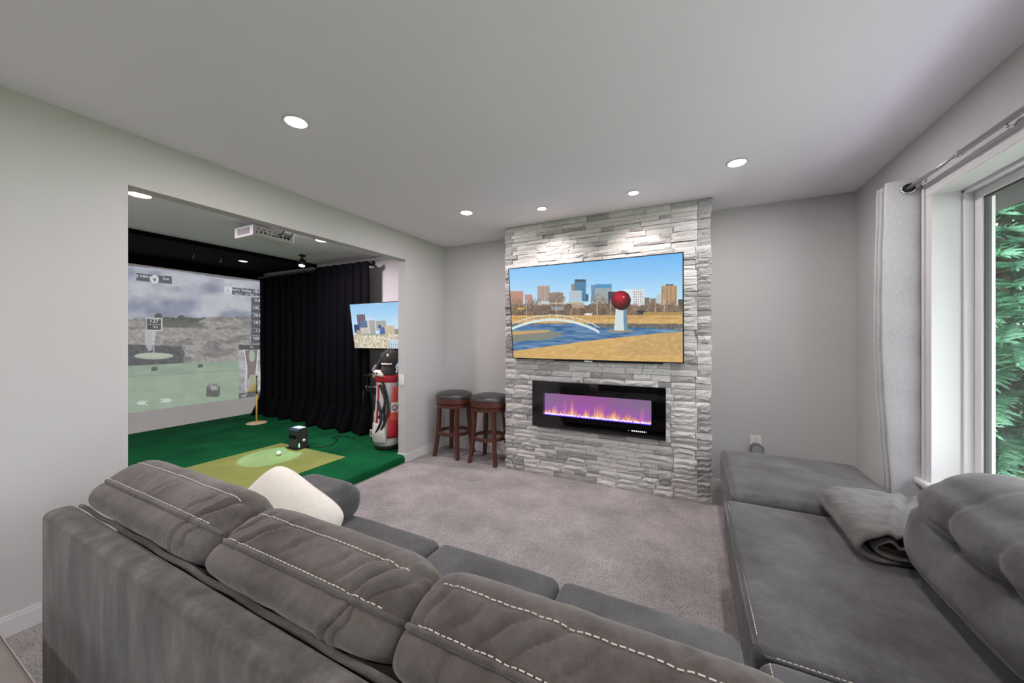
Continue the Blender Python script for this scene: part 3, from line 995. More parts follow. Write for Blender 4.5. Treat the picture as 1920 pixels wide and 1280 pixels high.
FH = homog([(0, 1), (1, 1), (1, 0), (0, 0)], [(220, 247), (1650, 355), (1650, 685), (220, 530)])
def fire():
    c = Canvas(460, 110, FH); X, Y = c.X, c.Y
    U, V = np.meshgrid(np.arange(460) / 459, np.arange(110) / 109)
    k = np.exp(-((U - .42) / .33) ** 2)[..., None]
    c.C = (np.array([128, 108, 138]) * (1 - k) + np.array([152, 88, 150]) * k)
    lowg = np.clip(1 - V / .75, 0, 1)[..., None] ** 1.3
    c.C = c.C * (1 - .75 * lowg) + np.array([176, 84, 206]) * .75 * lowg
    for cx in (.21, .57, .92):
        q = np.exp(-((U - cx) / .018) ** 2) * np.clip(1 - V / .8, 0, 1)
        c.C = c.C + q[..., None] * np.array([60, 20, 0])
    r = random.Random(4)
    base = lambda x: 530 + 155 * (x - 220) / 1430 - 8
    clusters = [(250, 60, 6), (290, 70, 5), (345, 140, 8), (385, 80, 6), (450, 60, 6), (490, 66, 5), (560, 120, 7), (590, 245, 4), (612, 110, 6), (690, 50, 5), (740, 105, 7), (775, 130, 7), (850, 50, 6), (895, 165, 8),
                (945, 120, 8), (985, 90, 7), (965, 190, 3), (1060, 80, 7), (1110, 120, 9), (1150, 150, 8), (1190, 90, 6), (1270, 80, 8), (1320, 100, 8), (1345, 130, 6), (1405, 70, 8), (1450, 50, 6), (1520, 36, 6), (1590, 50, 6), (1620, 44, 5)]
    wob = vnoise(X, Y, 61, 3, 34)
    for (x, h, n) in clusters:
        for q in range(n):
            x0 = x + r.uniform(-26, 26); hh = h * r.uniform(.45, 1.0); w0 = r.uniform(5, 11)
            ph = r.uniform(0, 6); am = r.uniform(4, 13)
            t = (base(x0) - Y) / hh
            cxp = x0 + am * np.sin(ph + t * 3.4) * t + 14 * (wob - .5)
            wd = w0 * np.clip(1 - t, 0, 1) ** .8 + 1.2
            m = np.clip(1.4 - np.abs(X - cxp) / wd, 0, 1) * ((t > -.05) & (t < 1))
            tt = np.clip(t, 0, 1)[..., None]
            col = np.array([255, 226, 150]) * (1 - tt) + np.array([244, 138, 76]) * tt
            a = (m * .62)[..., None]
            c.C = c.C * (1 - a) + col * a
    b = np.clip(1 - (base(X) + 8 - Y) / 26, 0, 1)[..., None]
    sp = vnoise(X, Y, 71, 2, 7)[..., None]
    c.C = c.C * (1 - b * .85) + (np.array([226, 200, 255]) * (.55 + .8 * sp)) * b * .85
    return c

# ------------------------------------------------------------------ wall mounted televisions
def television(label, x0, x1, zt, zb, yt, yb, canvas, wall_y):
    """screen plane tilts forward from (yb, zb) to (yt, zt)"""
    t = thing('television', label, 'television', ((x0 + x1) / 2, (yt + yb) / 2, zb))
    up = np.array([0, yt - yb, zt - zb]); L = np.linalg.norm(up); up = up / L
    nrm = np.array([0, -up[2], up[1]])
    def slab(xa, xb, sa, sb, da, db, bev=0.004):
        m = MB(); v, f = bev_box(xa, xb, da, db, sa, sb, bev)
        o = np.array([0, yb, zb])
        m.add([tuple(np.array([p[0], 0, 0]) + o + up * p[2] - nrm * p[1]) for p in v], f)
        return m
    b = 0.008
    slab(x0, x1, 0, L, 0.0, 0.03).build('body', 'black_plastic', t)
    slab(x0 + (x1 - x0) * .28, x1 - (x1 - x0) * .1, -0.014, 0.002, 0.003, 0.026).build('chin', 'black_plastic', t)
    slab((x0 + x1) / 2 - .3, (x0 + x1) / 2 + .3, L * .2, L * .72, 0.03, 0.05).build('rear_housing', 'black_plastic', t)
    o = np.array([0, yb, zb]); p0 = o + up * b + nrm * 0.0008; p0[0] = x0 + b
    fr = MB()
    for (xa, xb, sa, sb) in ((x0, x1, 0, b), (x0, x1, L - b, L), (x0, x0 + b, b, L - b), (x1 - b, x1, b, L - b)):
        v, f = bev_box(xa, xb, -0.003, 0.001, sa, sb, 0.001)
        fr.add([tuple(np.array([p[0], 0, 0]) + o + up * p[2] - nrm * p[1]) for p in v], f)
    fr.build('bezel', 'black_plastic', t)
    picture_object('screen', canvas, p0, (x1 - x0 - 2 * b, 0, 0), up * (L - 2 * b), 'tv_picture', t)
    xm = (x0 + x1) / 2; zm = zb + (zt - zb) * .45; ym = yb + (yt - yb) * .45
    mt = MB(); mt.box(xm - .2, xm + .2, wall_y - 0.012, wall_y, zm - .12, zm + .12, .003)
    mt.box(xm - .16, xm - .11, ym + .045, wall_y - 0.01, zm - .03, zm + .03); mt.box(xm + .11, xm + .16, ym + .045, wall_y - 0.01, zm - .03, zm + .03)
    mt.build('wall_bracket', 'black_metal', t)
    return t
tv = television('large flat television on the stone wall showing a city park and pond', -1.586, -0.056, 1.993, 1.120, 3.095, 3.197, tv_city(), 3.231)
lg = MB(); v, f = text_mesh('SAMSUNG', 0.016); lg.add([(-0.83 + p[0], 3.1925, 1.1135 + p[1]) for p in v], f)
lg.build('logo', 'button_led', tv)
television('smaller flat television above the golf bag showing downtown towers', -3.93, -2.91, 1.756, 1.184, 3.2, 3.28, tv_downtown(), YB - .002)

# ------------------------------------------------------------------ electric fireplace
def fireplace():
    y0, y1 = 3.175, 3.222
    wx0, wx1, wz0, wz1 = -1.256, -0.299, 0.602, 0.806
    t = thing('electric_fireplace', 'black glass electric fireplace with purple backlit flames in the stone wall', 'fireplace', ((FX0 + FX1) / 2, y1, FZ0))
    m = MB()
    m.box(FX0, wx0, y0, y1, FZ0, FZ1); m.box(wx1, FX1, y0, y1, FZ0, FZ1)
    m.box(wx0, wx1, y0, y1, FZ0, wz0); m.box(wx0, wx1, y0, y1, wz1, FZ1)
    m.build('frame', 'gloss_black', t)
    pb = MB().box(wx0 - 0.01, wx1 + 0.01, y1 - 0.004, y1 + 0.002, wz0 - 0.01, wz1 + 0.01).build('back_panel', 'black_plastic', t)
    picture_object('flame_display', fire(), (wx0, y1 - 0.006, wz0), (wx1 - wx0, 0, 0), (0, 0, wz1 - wz0), 'fire_picture', t)
    r = random.Random(3); cr = MB()
    for k in range(240):
        x = r.uniform(wx0 + .006, wx1 - .006); s = r.uniform(.004, .009); y = r.uniform(y0 + .012, y1 - .014); z = wz0 + s * .6 + r.uniform(0, .006)
        a = r.uniform(0, PI)
        pts = [(x + s * math.cos(a), y + s * math.sin(a), z), (x - s * math.sin(a), y + s * math.cos(a), z), (x - s * math.cos(a), y - s * math.sin(a), z), (x + s * math.sin(a), y - s * math.cos(a), z), (x, y, z + s), (x, y, z - s)]
        cr.add(pts, [(0, 1, 4), (1, 2, 4), (2, 3, 4), (3, 0, 4), (1, 0, 5), (2, 1, 5), (3, 2, 5), (0, 3, 5)])
    m, nt, b = new_mat('crystal'); b.inputs['Base Color'].default_value = (.8, .75, 1, 1); b.inputs['Roughness'].default_value = .1
    b.inputs['Emission Color'].default_value = (.62, .5, 1, 1); b.inputs['Emission Strength'].default_value = .55
    cr.build('crystal_bed', 'crystal', t, kind='stuff')
    led = emit('violet_strip', (0.10, 0.03, 0.9, 1), 1.2)
    MB().box(wx0, wx1, y0 + .004, y0 + .012, wz0, wz0 + .003).build('led_strip', led, t)
    MB().box(FX0, FX1, y0 - .005, y0 - .001, FZ0, FZ1, .0015).build('glass_front', 'fire_glass', t)
    for k in range(9):
        x = -0.478 + k * .0165 + (.012 if k else 0)
        MB().lathe((x, y0 - .0055, .541), [(.0001, 0), (.0052 if k in (0, 8) else .006, 0), (.0052, .0012), (.0001, .0014)], 12, 'y').build('touch_button', 'button_led' if k not in (0, 8) else 'grey_plastic', t)
fireplace()

# ------------------------------------------------------------------ bar stools
def bar_stool(label, x, y, sp=None):
    t = thing('bar_stool', label, 'stool', (x, y, 0), 'mahogany bar stools by the stone wall')
    R = .205
    se = MB().lathe((x, y, 0), [(R, .655), (R + .004, .668), (R - .002, .686), (R * .86, .706), (R * .6, .719), (R * .3, .725), (.001, .727)], 48).build('seat', 'leather_black', t, True)
    nh = MB()
    for k in range(72):
        a = 2 * PI * k / 72
        nh.lathe((x + (R + .004) * math.cos(a), y + (R + .004) * math.sin(a), .660), [(.001, -.004), (.0042, -.002), (.0042, .002), (.001, .004)], 6)
    nh.build('nailhead_trim', 'steel', se, kind='stuff')
    MB().lathe((x, y, 0), [(R - .01, .595), (R, .600), (R + .001, .650), (R - .004, .656)], 48).build('apron', 'mahogany', t)
    MB().lathe((x, y, 0), [(R - .03, .548), (R - .012, .552), (R - .008, .585), (R - .02, .596)], 48).build('swivel_ring', 'mahogany', t)
    for sx in (-1, 1):
        for sy in (-1, 1):
            m = MB(); P = []
            for k in range(9):
                s = k / 8; z = .60 * (1 - s)
                o = .118 + .004 * s + .034 * s ** 2.4
                w_ = .0195 - .003 * s
                P.append([(x + sx * o + a * w_, y + sy * o + b * w_, z) for (a, b) in ((-1, -1), (1, -1), (1, 1), (-1, 1))])
            m.grid(P, closed_v=True); n = len(m.v)
            m.f += [[0, 1, 2, 3], [n - 1, n - 2, n - 3, n - 4]]
            m.build('leg', 'mahogany', t)
    ring = MB(); A = []
    for k in range(48):
        a = 2 * PI * k / 48; r0, r1 = .158, .182
        A.append([(x + r * math.cos(a), y + r * math.sin(a), z) for (r, z) in ((r0, .245), (r1, .245), (r1, .278), (r0, .278))])
    ring.grid(A, closed_u=True, closed_v=True); ring.build('footrest_ring', 'mahogany', t)
    return t
bar_stool('round black leather bar stool in the corner beside the left wall', -2.42, 3.375)
bar_stool('round black leather bar stool half hidden behind the stone chimney edge', -1.955, 3.375)

# ------------------------------------------------------------------ outlet with plug-in
t = thing('wall_outlet', 'white wall outlet above the far end of the chaise', 'outlet', (0.48, YB, 0.40))
MB().box(.44, .52, YB - .006, YB, .388, .508, .003).build('cover_plate', 'white_plastic', t)
fc = MB().lathe((.48, YB - .006, .470), [(.001, -.0), (.018, 0), (.018, .003), (.001, .003)], 20, 'y').build('socket', 'white_plastic', t)
m = MB(); m.box(.4715, .4735, YB - .0105, YB - .009, .470, .480); m.box(.4865, .4885, YB - .0105, YB - .009, .470, .480); m.lathe((.48, YB - .009, .461), [(.0001, 0), (.003, 0), (.003, .0015), (.0001, .0015)], 10, 'y')
m.build('slots', 'slot_dark', fc)
pl = thing('plug_in_night_light', 'grey octagonal plug-in device below the outlet socket', 'night light', (.484, YB - .006, .37))
oc = [(.484 + .052 * math.cos(PI / 8 + k * PI / 4), .398 + .052 * math.sin(PI / 8 + k * PI / 4)) for k in range(8)]
MB().prism(oc, YB - .05, YB - .0062, 'xz').build('body', 'grey_plastic', pl)
oc = [(.484 + .04 * math.cos(PI / 8 + k * PI / 4), .393 + .04 * math.sin(PI / 8 + k * PI / 4)) for k in range(8)]
MB().prism(oc, YB - .056, YB - .05, 'xz').build('front_grille', plain('mid_grey', rgb(150, 149, 150), .5), pl)
t = thing('light_switch', 'white switch plate on the jamb of the golf room opening', 'switch', (XL - .06, OY1, .84))
MB().box(XL - .085, XL - .015, OY1 - .006, OY1, .82, .93, .002).build('cover_plate', 'white_plastic', t)
MB().box(XL - .066, XL - .034, OY1 - .009, OY1 - .005, .845, .905, .001).build('rocker', 'white_plastic', t)

# ------------------------------------------------------------------ grey curtain and rod
def curtain_grey():
    zt, zb = 2.190, 0.10
    t = thing('window_curtain', 'light grey linen grommet curtain hanging beside the window', 'curtain', (1.03, 2.68, zb), None)
    nz, ns = 90, 110
    # plan of the folded cloth: first pleat faces the room, the others hide behind it
    plan = [(1.085, 2.712), (1.100, 2.700), (1.07, 2.703), (1.03, 2.718), (0.995, 2.736), (0.975, 2.752), (0.985, 2.768), (1.03, 2.774), (1.085, 2.782), (1.04, 2.797), (0.985, 2.802), (0.978, 2.814), (1.03, 2.826), (1.085, 2.836), (1.04, 2.850), (0.985, 2.856), (0.982, 2.868), (1.03, 2.88), (1.08, 2.89)]
    pl_ = np.array(plan); tt = np.linspace(0, len(plan) - 1, ns)
    # Catmull-Rom
    def cr(t_):
        i = int(min(t_, len(plan) - 2)); f = t_ - i
        p = [pl_[max(0, min(len(plan) - 1, i + k))] for k in (-1, 0, 1, 2)]
        return .5 * ((2 * p[1]) + (-p[0] + p[2]) * f + (2 * p[0] - 5 * p[1] + 4 * p[2] - p[3]) * f * f + (-p[0] + 3 * p[1] - 3 * p[2] + p[3]) * f ** 3)
    C = np.array([cr(a) for a in tt])
    P = np.zeros((nz, ns, 3))
    for i in range(nz):
        s = i / (nz - 1); z = zt + (zb - zt) * s
        q = C.copy()
        w_ = 1 + .10 * math.sin(PI * min(1, s * 1.25)) - .55 * max(0, s - .42) ** 1.2
        q[:, 0] = 1.105 - (1.105 - q[:, 0]) * w_
        q[:, 1] += .006 * np.sin(q[:, 0] * 40 + s * 3) * s + .003 * math.sin(s * 46)
        q[:, 0] = np.minimum(q[:, 0], XR - .012)
        P[i, :, 0] = q[:, 0]; P[i, :, 1] = q[:, 1]; P[i, :, 2] = z + .004 * np.sin(q[:, 1] * 60)
    # thickness
    m = MB().grid(P)
    Q = P.copy(); Q[:, :, 0] += .003
    o = m.build('cloth', 'curtain_linen', t, True, fix=False)
    sol = o.modifiers.new('thickness', 'SOLIDIFY'); sol.thickness = .003
    gc = Vector((1.052, 2.706, 2.137)); gd = Vector((-.35, -1, 0)).normalized(); gx = Vector((0, 0, 1)).cross(gd)
    ring = lambda r, o: [tuple(gc + gd * o + (gx * math.cos(a) + Vector((0, 0, 1)) * math.sin(a)) * r) for a in np.linspace(0, 2 * PI, 29)[:-1]]
    MB().tube(ring(.027, .004), .0055, 8, True).build('grommet', 'chrome', t, True)
    m = MB(); pts = ring(.025, .003); m.add(pts + ring(.025, .0005), [list(range(28)), list(range(28, 56))[::-1]] + [[k, (k + 1) % 28, 28 + (k + 1) % 28, 28 + k] for k in range(28)])
    m.build('grommet_hole', 'slot_dark', t)
curtain_grey()
t = thing('curtain_rod', 'thin brushed metal curtain rod above the window', 'curtain rod', (1.02, 1.5, 2.11))
RX, RZ = 1.052, 2.137
MB().tube([(RX, 2.72, RZ), (RX, 2.29, RZ)], .0095, 12).build('rod', 'brushed_rod', t, True)
MB().tube([(RX, 2.30, RZ), (RX, .3, RZ)], .0115, 12).build('outer_rod', 'brushed_rod', t, True)
MB().lathe((RX, 2.295, RZ), [(.010, -.012), (.0135, -.010), (.0135, .010), (.010, .012)], 14, 'y').build('collar', 'brushed_rod', t, True)
for y in (2.03, .75):
    b = MB().tube([(RX, y, RZ - .012), (RX + .004, y, RZ - .022), (RX + .02, y, RZ - .022), (RX + .035, y, RZ + .0), (XR - .004, y, RZ + .006)], .0045, 8)
    b.box(XR - .006, XR, y - .012, y + .012, RZ - .03, RZ + .045, .002); b.build('bracket', 'steel', t, True)
MB().lathe((RX, .3, RZ), [(.012, -.01), (.022, .0), (.022, .02), (.008, .04)], 16, 'y').build('finial', 'brushed_rod', t, True)

# ------------------------------------------------------------------ sectional sofa
def catmull(pts, per, closed=True):
    P = np.array(pts, float); n = len(P); out = []
    for i in range(n if closed else n - 1):
        p = [P[(i + k) % n] if closed else P[max(0, min(n - 1, i + k))] for k in (-1, 0, 1, 2)]
        for k in range(per):
            f = k / per
            out.append(.5 * ((2 * p[1]) + (-p[0] + p[2]) * f + (2 * p[0] - 5 * p[1] + 4 * p[2] - p[3]) * f * f + (-p[0] + 3 * p[1] - 3 * p[2] + p[3]) * f ** 3))
    if not closed: out.append(P[-1])
    return np.array(out)

BACK_PROFILE = [(.462, .765), (.430, .785), (.413, .812), (.422, .836), (.454, .855), (.490, .873), (.532, .885), (.574, .880), (.610, .853), (.640, .795), (.652, .700), (.642, .580), (.610, .475), (.560, .470), (.500, .600)]
SEAM_A, SEAM_B = 4, 6                 # rear piping seam and top stitched seam
PER = 6
def back_cushion(parent, x0, x1, grooves, seed, nx=150, tall=1.0):
    C = catmull(BACK_PROFILE, PER)
    C[:, 1] = np.where(C[:, 1] > .78, .78 + (C[:, 1] - .78) * tall, C[:, 1])
    m = len(C); cen = np.array([.555, .68])
    s = np.linspace(0, 1, nx); L = x1 - x0
    xs = x0 + L * (.5 - .5 * np.cos(PI * s)) * .35 + L * s * .65
    xs[0] = x0; xs[-1] = x1
    P = np.zeros((nx, m, 3))
    for i, x in enumerate(xs):
        e = min(x - x0, x1 - x) / .10
        sc = (1 - (1 - min(e, 1)) ** 2.6) ** (1 / 2.6) if e < 1 else 1
        sc = max(sc, .02)
        # the ends close mostly in depth and only a little in height
        q = cen + (C - cen) * np.array([.35 + .65 * sc, .62 + .38 * sc])
        if e <= 0: q = cen + (C - cen) * .3
        plump = 1 + .02 * math.sin(PI * (x - x0) / L)
        q = cen + (q - cen) * plump
        P[i, :, 0] = x; P[i, :, 1] = q[:, 0]; P[i, :, 2] = q[:, 1]
    # normals in the profile plane
    d = np.roll(P, -1, 1) - np.roll(P, 1, 1)
    N = np.stack([np.zeros_like(d[..., 0]), -d[..., 2], d[..., 1]], -1)
    N /= np.maximum(np.linalg.norm(N, axis=-1, keepdims=True), 1e-6)
    t = np.arange(m) / PER                                  # profile parameter, in control points
    disp = np.zeros((nx, m))
    X = P[:, :, 0]; T = np.tile(t, (nx, 1))
    for (xa, ta, xb, tb, w_, dep) in grooves:
        f = np.clip((T - ta) / (tb - ta), 0, 1)
        xc = xa + (xb - xa) * f + .006 * np.sin(f * 7 + xa * 40)
        env = np.clip((T - ta + .5) / .8, 0, 1) * np.clip((tb + .5 - T) / .8, 0, 1)
        g = np.exp(-((X - xc) / w_) ** 2)
        side = np.exp(-((X - xc - 1.9 * w_) / (1.5 * w_)) ** 2) + np.exp(-((X - xc + 1.9 * w_) / (1.5 * w_)) ** 2)
        env = env * (1 - .6 * np.exp(-((T - SEAM_B) / .4) ** 2))
        disp += env * dep * (-g + .35 * side)
    disp += .005 * (vnoise(X, T * .06, seed, 3, .09) - .5) + .003 * (vnoise(X + T * .02, T * .03, seed + 1, 3, .03) - .5)
    # seams pull the cloth in slightly
    for k, dep in ((SEAM_A, .006), (SEAM_B, .0045)):
        disp -= dep * np.exp(-((T - k) / .22) ** 2)
    P = P + N * disp[..., None]
    mb = MB().grid(P, closed_v=True, flip=True)
    n = len(mb.v)
    mb.f += [list(range(m)), [n - m + k for k in range(m)][::-1]]
    o = mb.build('back_cushion', 'suede', parent, True)
    a, b = 3, nx - 4
    ka, kb = SEAM_A * PER, SEAM_B * PER
    MB().tube([tuple(P[i, ka] + N[i, ka] * .003) for i in range(a, b)], .0055, 8).build('piping', 'suede', o, True)
    st = MB()
    for kk, dk in ((ka, .32), (kb, 0.0)):
        def pt(x):
            i = int(np.searchsorted(xs, x)) - 1; i = max(0, min(nx - 2, i)); f = (x - xs[i]) / (xs[i + 1] - xs[i])
            base = P[i, kk] * (1 - f) + P[i + 1, kk] * f
            nxt = P[i, kk + 1] * (1 - f) + P[i + 1, kk + 1] * f
            nn = N[i, kk]
            return base + (nxt - base) * (dk * 3.2 if dk else 0) + nn * (.003 if dk else .0024)
        x = x0 + .05
        while x < x1 - .05:
            st.tube([tuple(pt(x)), tuple(pt(x + .0042)), tuple(pt(x + .0085))], .0011, 5); x += .0125
    st.build('stitching', 'stitch', o, kind='stuff')
    return o

def seat_cushion(name, parent, x0, x1, y0, y1, z0, z1, seed, bulge=(.0, .006, .018), r=.045, mat='suede_seat', n=26):
    wr = lambda p, nn: .005 * (vnoise(p[:, 0] * 1.0, p[:, 1] * 1.0 + p[:, 2] * .5, seed, 3, .12) - .5)
    v, f = soft_box(x0, x1, y0, y1, z0, z1, r, n, bulge, wr)
    return MB().add(v, f).build(name, mat, parent, True)

def dashes(path, parent, name='stitching', r=.0011, dash=.0085, gap=.0125):
    P = [Vector(p) for p in path]
    st = MB(); acc = 0
    for a, b in zip(P[:-1], P[1:]):
        L = (b - a).length; d = (b - a).normalized(); x = 0
        while x + dash < L:
            st.tube([tuple(a + d * x), tuple(a + d * (x + dash))], r, 5); x += gap
    return st.build(name, 'stitch', parent, kind='stuff')

def sofa():
    t = thing('sectional_sofa', 'grey suede sectional sofa seen from behind with white stitched back cushions', 'sofa', (-.6, .8, 0))
    XA, XB = -1.775, 1.085
    # back
    v, f = soft_box(XA, XB, .340, .408, .05, .800, .022, 40, (0, .004, 0), lambda p, n: .003 * (vnoise(p[:, 0], p[:, 2] * .5, 3, 3, .2) - .5))
    MB().add(v, f).build('back_frame', 'suede_back', t, True)
    MB().tube([(XA + .03 + k * .03, .414 + .002 * math.sin(k * .9), .792) for k in range(90)], .006, 8).build('back_piping', 'suede', t, True)
    v, f = soft_box(1.0, 1.085, .41, 1.216, .05, .74, .025, 16)
    MB().add(v, f).build('corner_back', 'suede_back', t, True)
    v, f = soft_box(.72, 1.0, .66, 1.15, .44, .86, .13, 20, (.03, .01, .01))
    MB().add(v, f).build('back_cushion', 'suede_seat', t, True)
    MB().box(XA + .02, 1.0, .40, 1.17, .06, .30, .02).build('base', 'suede_back', t)
    # cushions
    g1 = [(-1.14, 1.2, -1.135, 3.7, .006, .010), (-1.10, 2.2, -1.09, 3.8, .005, .009), (-1.12, 4.4, -1.055, 6.2, .010, .012), (-1.06, 4.3, -1.00, 6.6, .009, .012), (-1.19, 4.4, -1.15, 5.6, .008, .005), (-1.40, 4.6, -1.37, 5.4, .01, .003)]
    g2 = [(-.575, 1.2, -.555, 3.8, .006, .011), (-.545, 2.0, -.535, 3.8, .005, .009), (-.57, 4.3, -.50, 6.6, .011, .013), (-.52, 4.3, -.455, 6.8, .009, .012), (-.62, 4.4, -.56, 6.0, .008, .007), (-.66, 4.6, -.615, 5.8, .007, .005), (-.93, 4.2, -.86, 5.8, .008, .009), (-.98, 4.4, -.93, 6.2, .008, .008), (-.79, 4.6, -.75, 5.6, .012, .004)]
    g3 = [(-.30, 4.4, -.22, 6.0, .010, .008), (-.24, 4.3, -.15, 6.4, .011, .010), (-.35, 4.4, -.30, 5.8, .008, .006), (-.17, 4.4, -.10, 5.8, .009, .007), (-.05, 4.6, .0, 6.8, .012, .008), (.03, 4.4, .08, 6.6, .01, .008), (-.40, 4.2, -.385, 6.2, .008, .006), (-.33, 1.5, -.33, 3.5, .007, .006)]
    back_cushion(t, -1.755, -1.025, g1, 3, tall=1.18)
    back_cushion(t, -1.035, -.445, g2, 5)
    back_cushion(t, -.455, .165, g3, 8)
    back_cushion(t, .170, .62, [(.4, 4.4, .45, 6, .01, .006)], 10)
    # seats
    for k, (a, b, s) in enumerate(((-1.475, -.935, 2), (-.930, -.412, 4), (-.407, .128, 6))):
        seat_cushion('seat_cushion', t, a, b, .60, 1.222, .27, .482, s, r=.035)
    cs = seat_cushion('seat_cushion', t, .158, .68, .62, 1.205, .27, .455, 9)
    dashes([(.185, .75, .4665), (.185, 1.16, .4665)], cs)
    # arm with a plump pad
    v, f = soft_box(-1.765, -1.46, .43, 1.20, .05, .54, .04, 20, (.006, .004, 0))
    arm = MB().add(v, f).build('arm', 'suede_back', t, True)
    wr = lambda p, nn: .006 * (vnoise(p[:, 0], p[:, 1], 6, 3, .1) - .5)
    v, f = soft_box(-1.785, -1.405, .45, 1.245, .47, .635, .078, 24, (.004, .008, .012), wr)
    MB().add(v, f).build('arm_pad', 'suede_seat', arm, True)
    for x in (XA + .08, .9):
        for y in (.42, 1.1):
            MB().box(x - .025, x + .025, y - .025, y + .025, 0, .07, .005).build('foot', 'black_plastic', t)
sofa()

def chaise():
    t = thing('chaise_section', 'grey suede chaise section of the sofa along the window wall', 'sofa', (.6, 1.75, 0))
    MB().box(.180, 1.055, 1.222, 2.272, .05, .28, .02).build('base', 'suede_back', t)
    wr = lambda p, nn: .006 * (vnoise(p[:, 0], p[:, 1], 16, 3, .2) - .5)
    v, f = soft_box(.156, 1.02, 1.214, 2.278, .25, .452, .03, 34, (.0, .0, .02), wr)
    c = MB().add(v, f).build('seat_cushion', 'suede_seat', t, True)
    path = [(.135 + .006, 2.24, .435), (.141, 1.30, .435)]
    MB().tube([(.160, 2.25, .436), (.159, 1.9, .437), (.159, 1.5, .437), (.161, 1.25, .436), (.185, 1.217, .436), (.4, 1.214, .437), (.9, 1.214, .437)], .005, 8).build('piping', 'suede_seat', c, True)
    dashes([(.21, 1.2125, .446), (.9, 1.2125, .446)], c)
    dashes([(.173, 2.2, .449), (.173, 1.27, .449)], c)
    # padded back with tufted cushion
    v, f = soft_box(1.0, 1.085, 1.222, 1.97, .05, .74, .025, 20)
    MB().add(v, f).build('back_frame', 'suede_back', t, True)
    tufts = [(1.585, .690), (1.385, .690), (1.17, .69)]
    def wr2(p, N):
        face = np.clip(-N[:, 0] * 1.6 + N[:, 2] * .9, 0, 1)
        d = np.zeros(len(p))
        y, z = p[:, 1], p[:, 2]
        for (ty, tz) in tufts:
            rr = np.hypot((y - ty) / .05, (z - tz) / .04)
            d -= .035 * np.exp(-rr ** 1.3)
            # crease rising and falling from each tuft
            k = np.exp(-((y - ty - .25 * (z - tz)) / .02) ** 2) * np.clip((z - tz + .01) / .03, 0, 1) * np.exp(-((z - tz) / .15) ** 2)
            d -= .011 * k
        zc = .690 + .055 * np.clip((y - 1.585) / .3, 0, 1)
        d -= .026 * np.exp(-(np.abs(z - zc) / .015) ** 1.4) * np.clip((1.90 - y) / .08, 0, 1)
        d += .012 * np.exp(-((z - zc - .09) / .07) ** 2) + .010 * np.exp(-((z - zc + .10) / .08) ** 2)
        d *= face
        return d + .004 * (vnoise(y, z + p[:, 0] * .4, 26, 3, .07) - .5)
    v, f = soft_box(.72, 1.07, 1.16, 1.915, .435, .868, .165, 90, (.035, .015, .008), wr2)
    # lean back
    v = v.copy(); v[:, 0] += (v[:, 2] - .45) * .10 - .02
    v[:, 0] = np.minimum(v[:, 0], 1.085)
    MB().add(v, f).build('back_cushion', 'suede_seat', t, True)
    for x in (.22, 1.0):
        for y in (1.3, 2.2):
            MB().box(x - .025, x + .025, y - .025, y + .025, 0, .06, .005).build('foot', 'black_plastic', t)
chaise()

def ottoman():
    t = thing('ottoman', 'grey suede ottoman at the far end of the chaise near the stone wall', 'ottoman', (.57, 2.73, 0))
    MB().box(.215, .955, 2.305, 3.15, .04, .27, .02).build('base', 'suede_back', t)
    wr = lambda p, nn: .008 * (vnoise(p[:, 0] * .5, p[:, 1], 36, 3, .2) - .5)
    v, f = soft_box(.195, .985, 2.29, 3.185, .23, .478, .04, 30, (.0, .0, .028), wr)
    c = MB().add(v, f).build('cushion', 'suede_seat', t, True)
    dashes([(.24, 2.2895, .43), (.94, 2.2895, .43)], c)
    MB().tube([(.199, 2.33, .44), (.197, 2.6, .452), (.197, 2.9, .452), (.199, 3.15, .44)], .004, 8).build('piping', 'suede_seat', c, True)
    for x in (.26, .9):
        for y in (2.36, 3.1):
            MB().box(x - .025, x + .025, y - .025, y + .025, 0, .05, .005).build('foot', 'black_plastic', t)
ottoman()

def throw_pillow():
    n = 44
    A = np.linspace(-1, 1, n); U, V = np.meshgrid(A, A, indexing='ij')
    h = .212
    edge = (1 - np.abs(U) ** 2.6) * (1 - np.abs(V) ** 2.6)
    th = .085 * np.clip(edge, 0, 1) ** .5
    pin = 1 - .07 * (np.abs(U * V) < 2) * (1 - (U * U) * (V * V)) * (np.maximum(np.abs(U), np.abs(V)) ** 2) * (1 - np.minimum(np.abs(U), np.abs(V)) ** 2)
    rc = 1 - .17 * (np.abs(U) * np.abs(V)) ** 2.5
    gx, gy = U * h * pin * rc, V * h * pin * rc
    dimp = .03 * np.exp(-((U + .25) ** 2 + (V - .25) ** 2) / .03)
    mt = Matrix.Translation((-1.445, .835, .575)) @ Matrix.Rotation(math.radians(38), 4, 'Z') @ Matrix.Rotation(math.radians(-28), 4, 'X') @ Matrix.Rotation(math.radians(37), 4, 'Y')
    mb = MB()
    for s in (1, -1):
        zz = s * (th - (dimp if s > 0 else 0)) + .006 * (vnoise(U, V, 44, 3, .3) - .5)
        P = np.stack([gx, zz, gy], -1).reshape(-1, 3)
        P = np.array([mt @ Vector(p) for p in P]).reshape(n, n, 3)
        mb.grid(P, flip=(s > 0))
    o = mb.build('throw_pillow', 'pillow_cream', None, True, loc=(-1.4, .87, .47))
    bm = bmesh.new(); bm.from_mesh(o.data); bmesh.ops.remove_doubles(bm, verts=bm.verts, dist=.004); bmesh.ops.recalc_face_normals(bm, faces=bm.faces); bm.to_mesh(o.data); bm.free()
    tag(o, 'cream throw pillow leaning against the sofa arm', 'pillow')
throw_pillow()

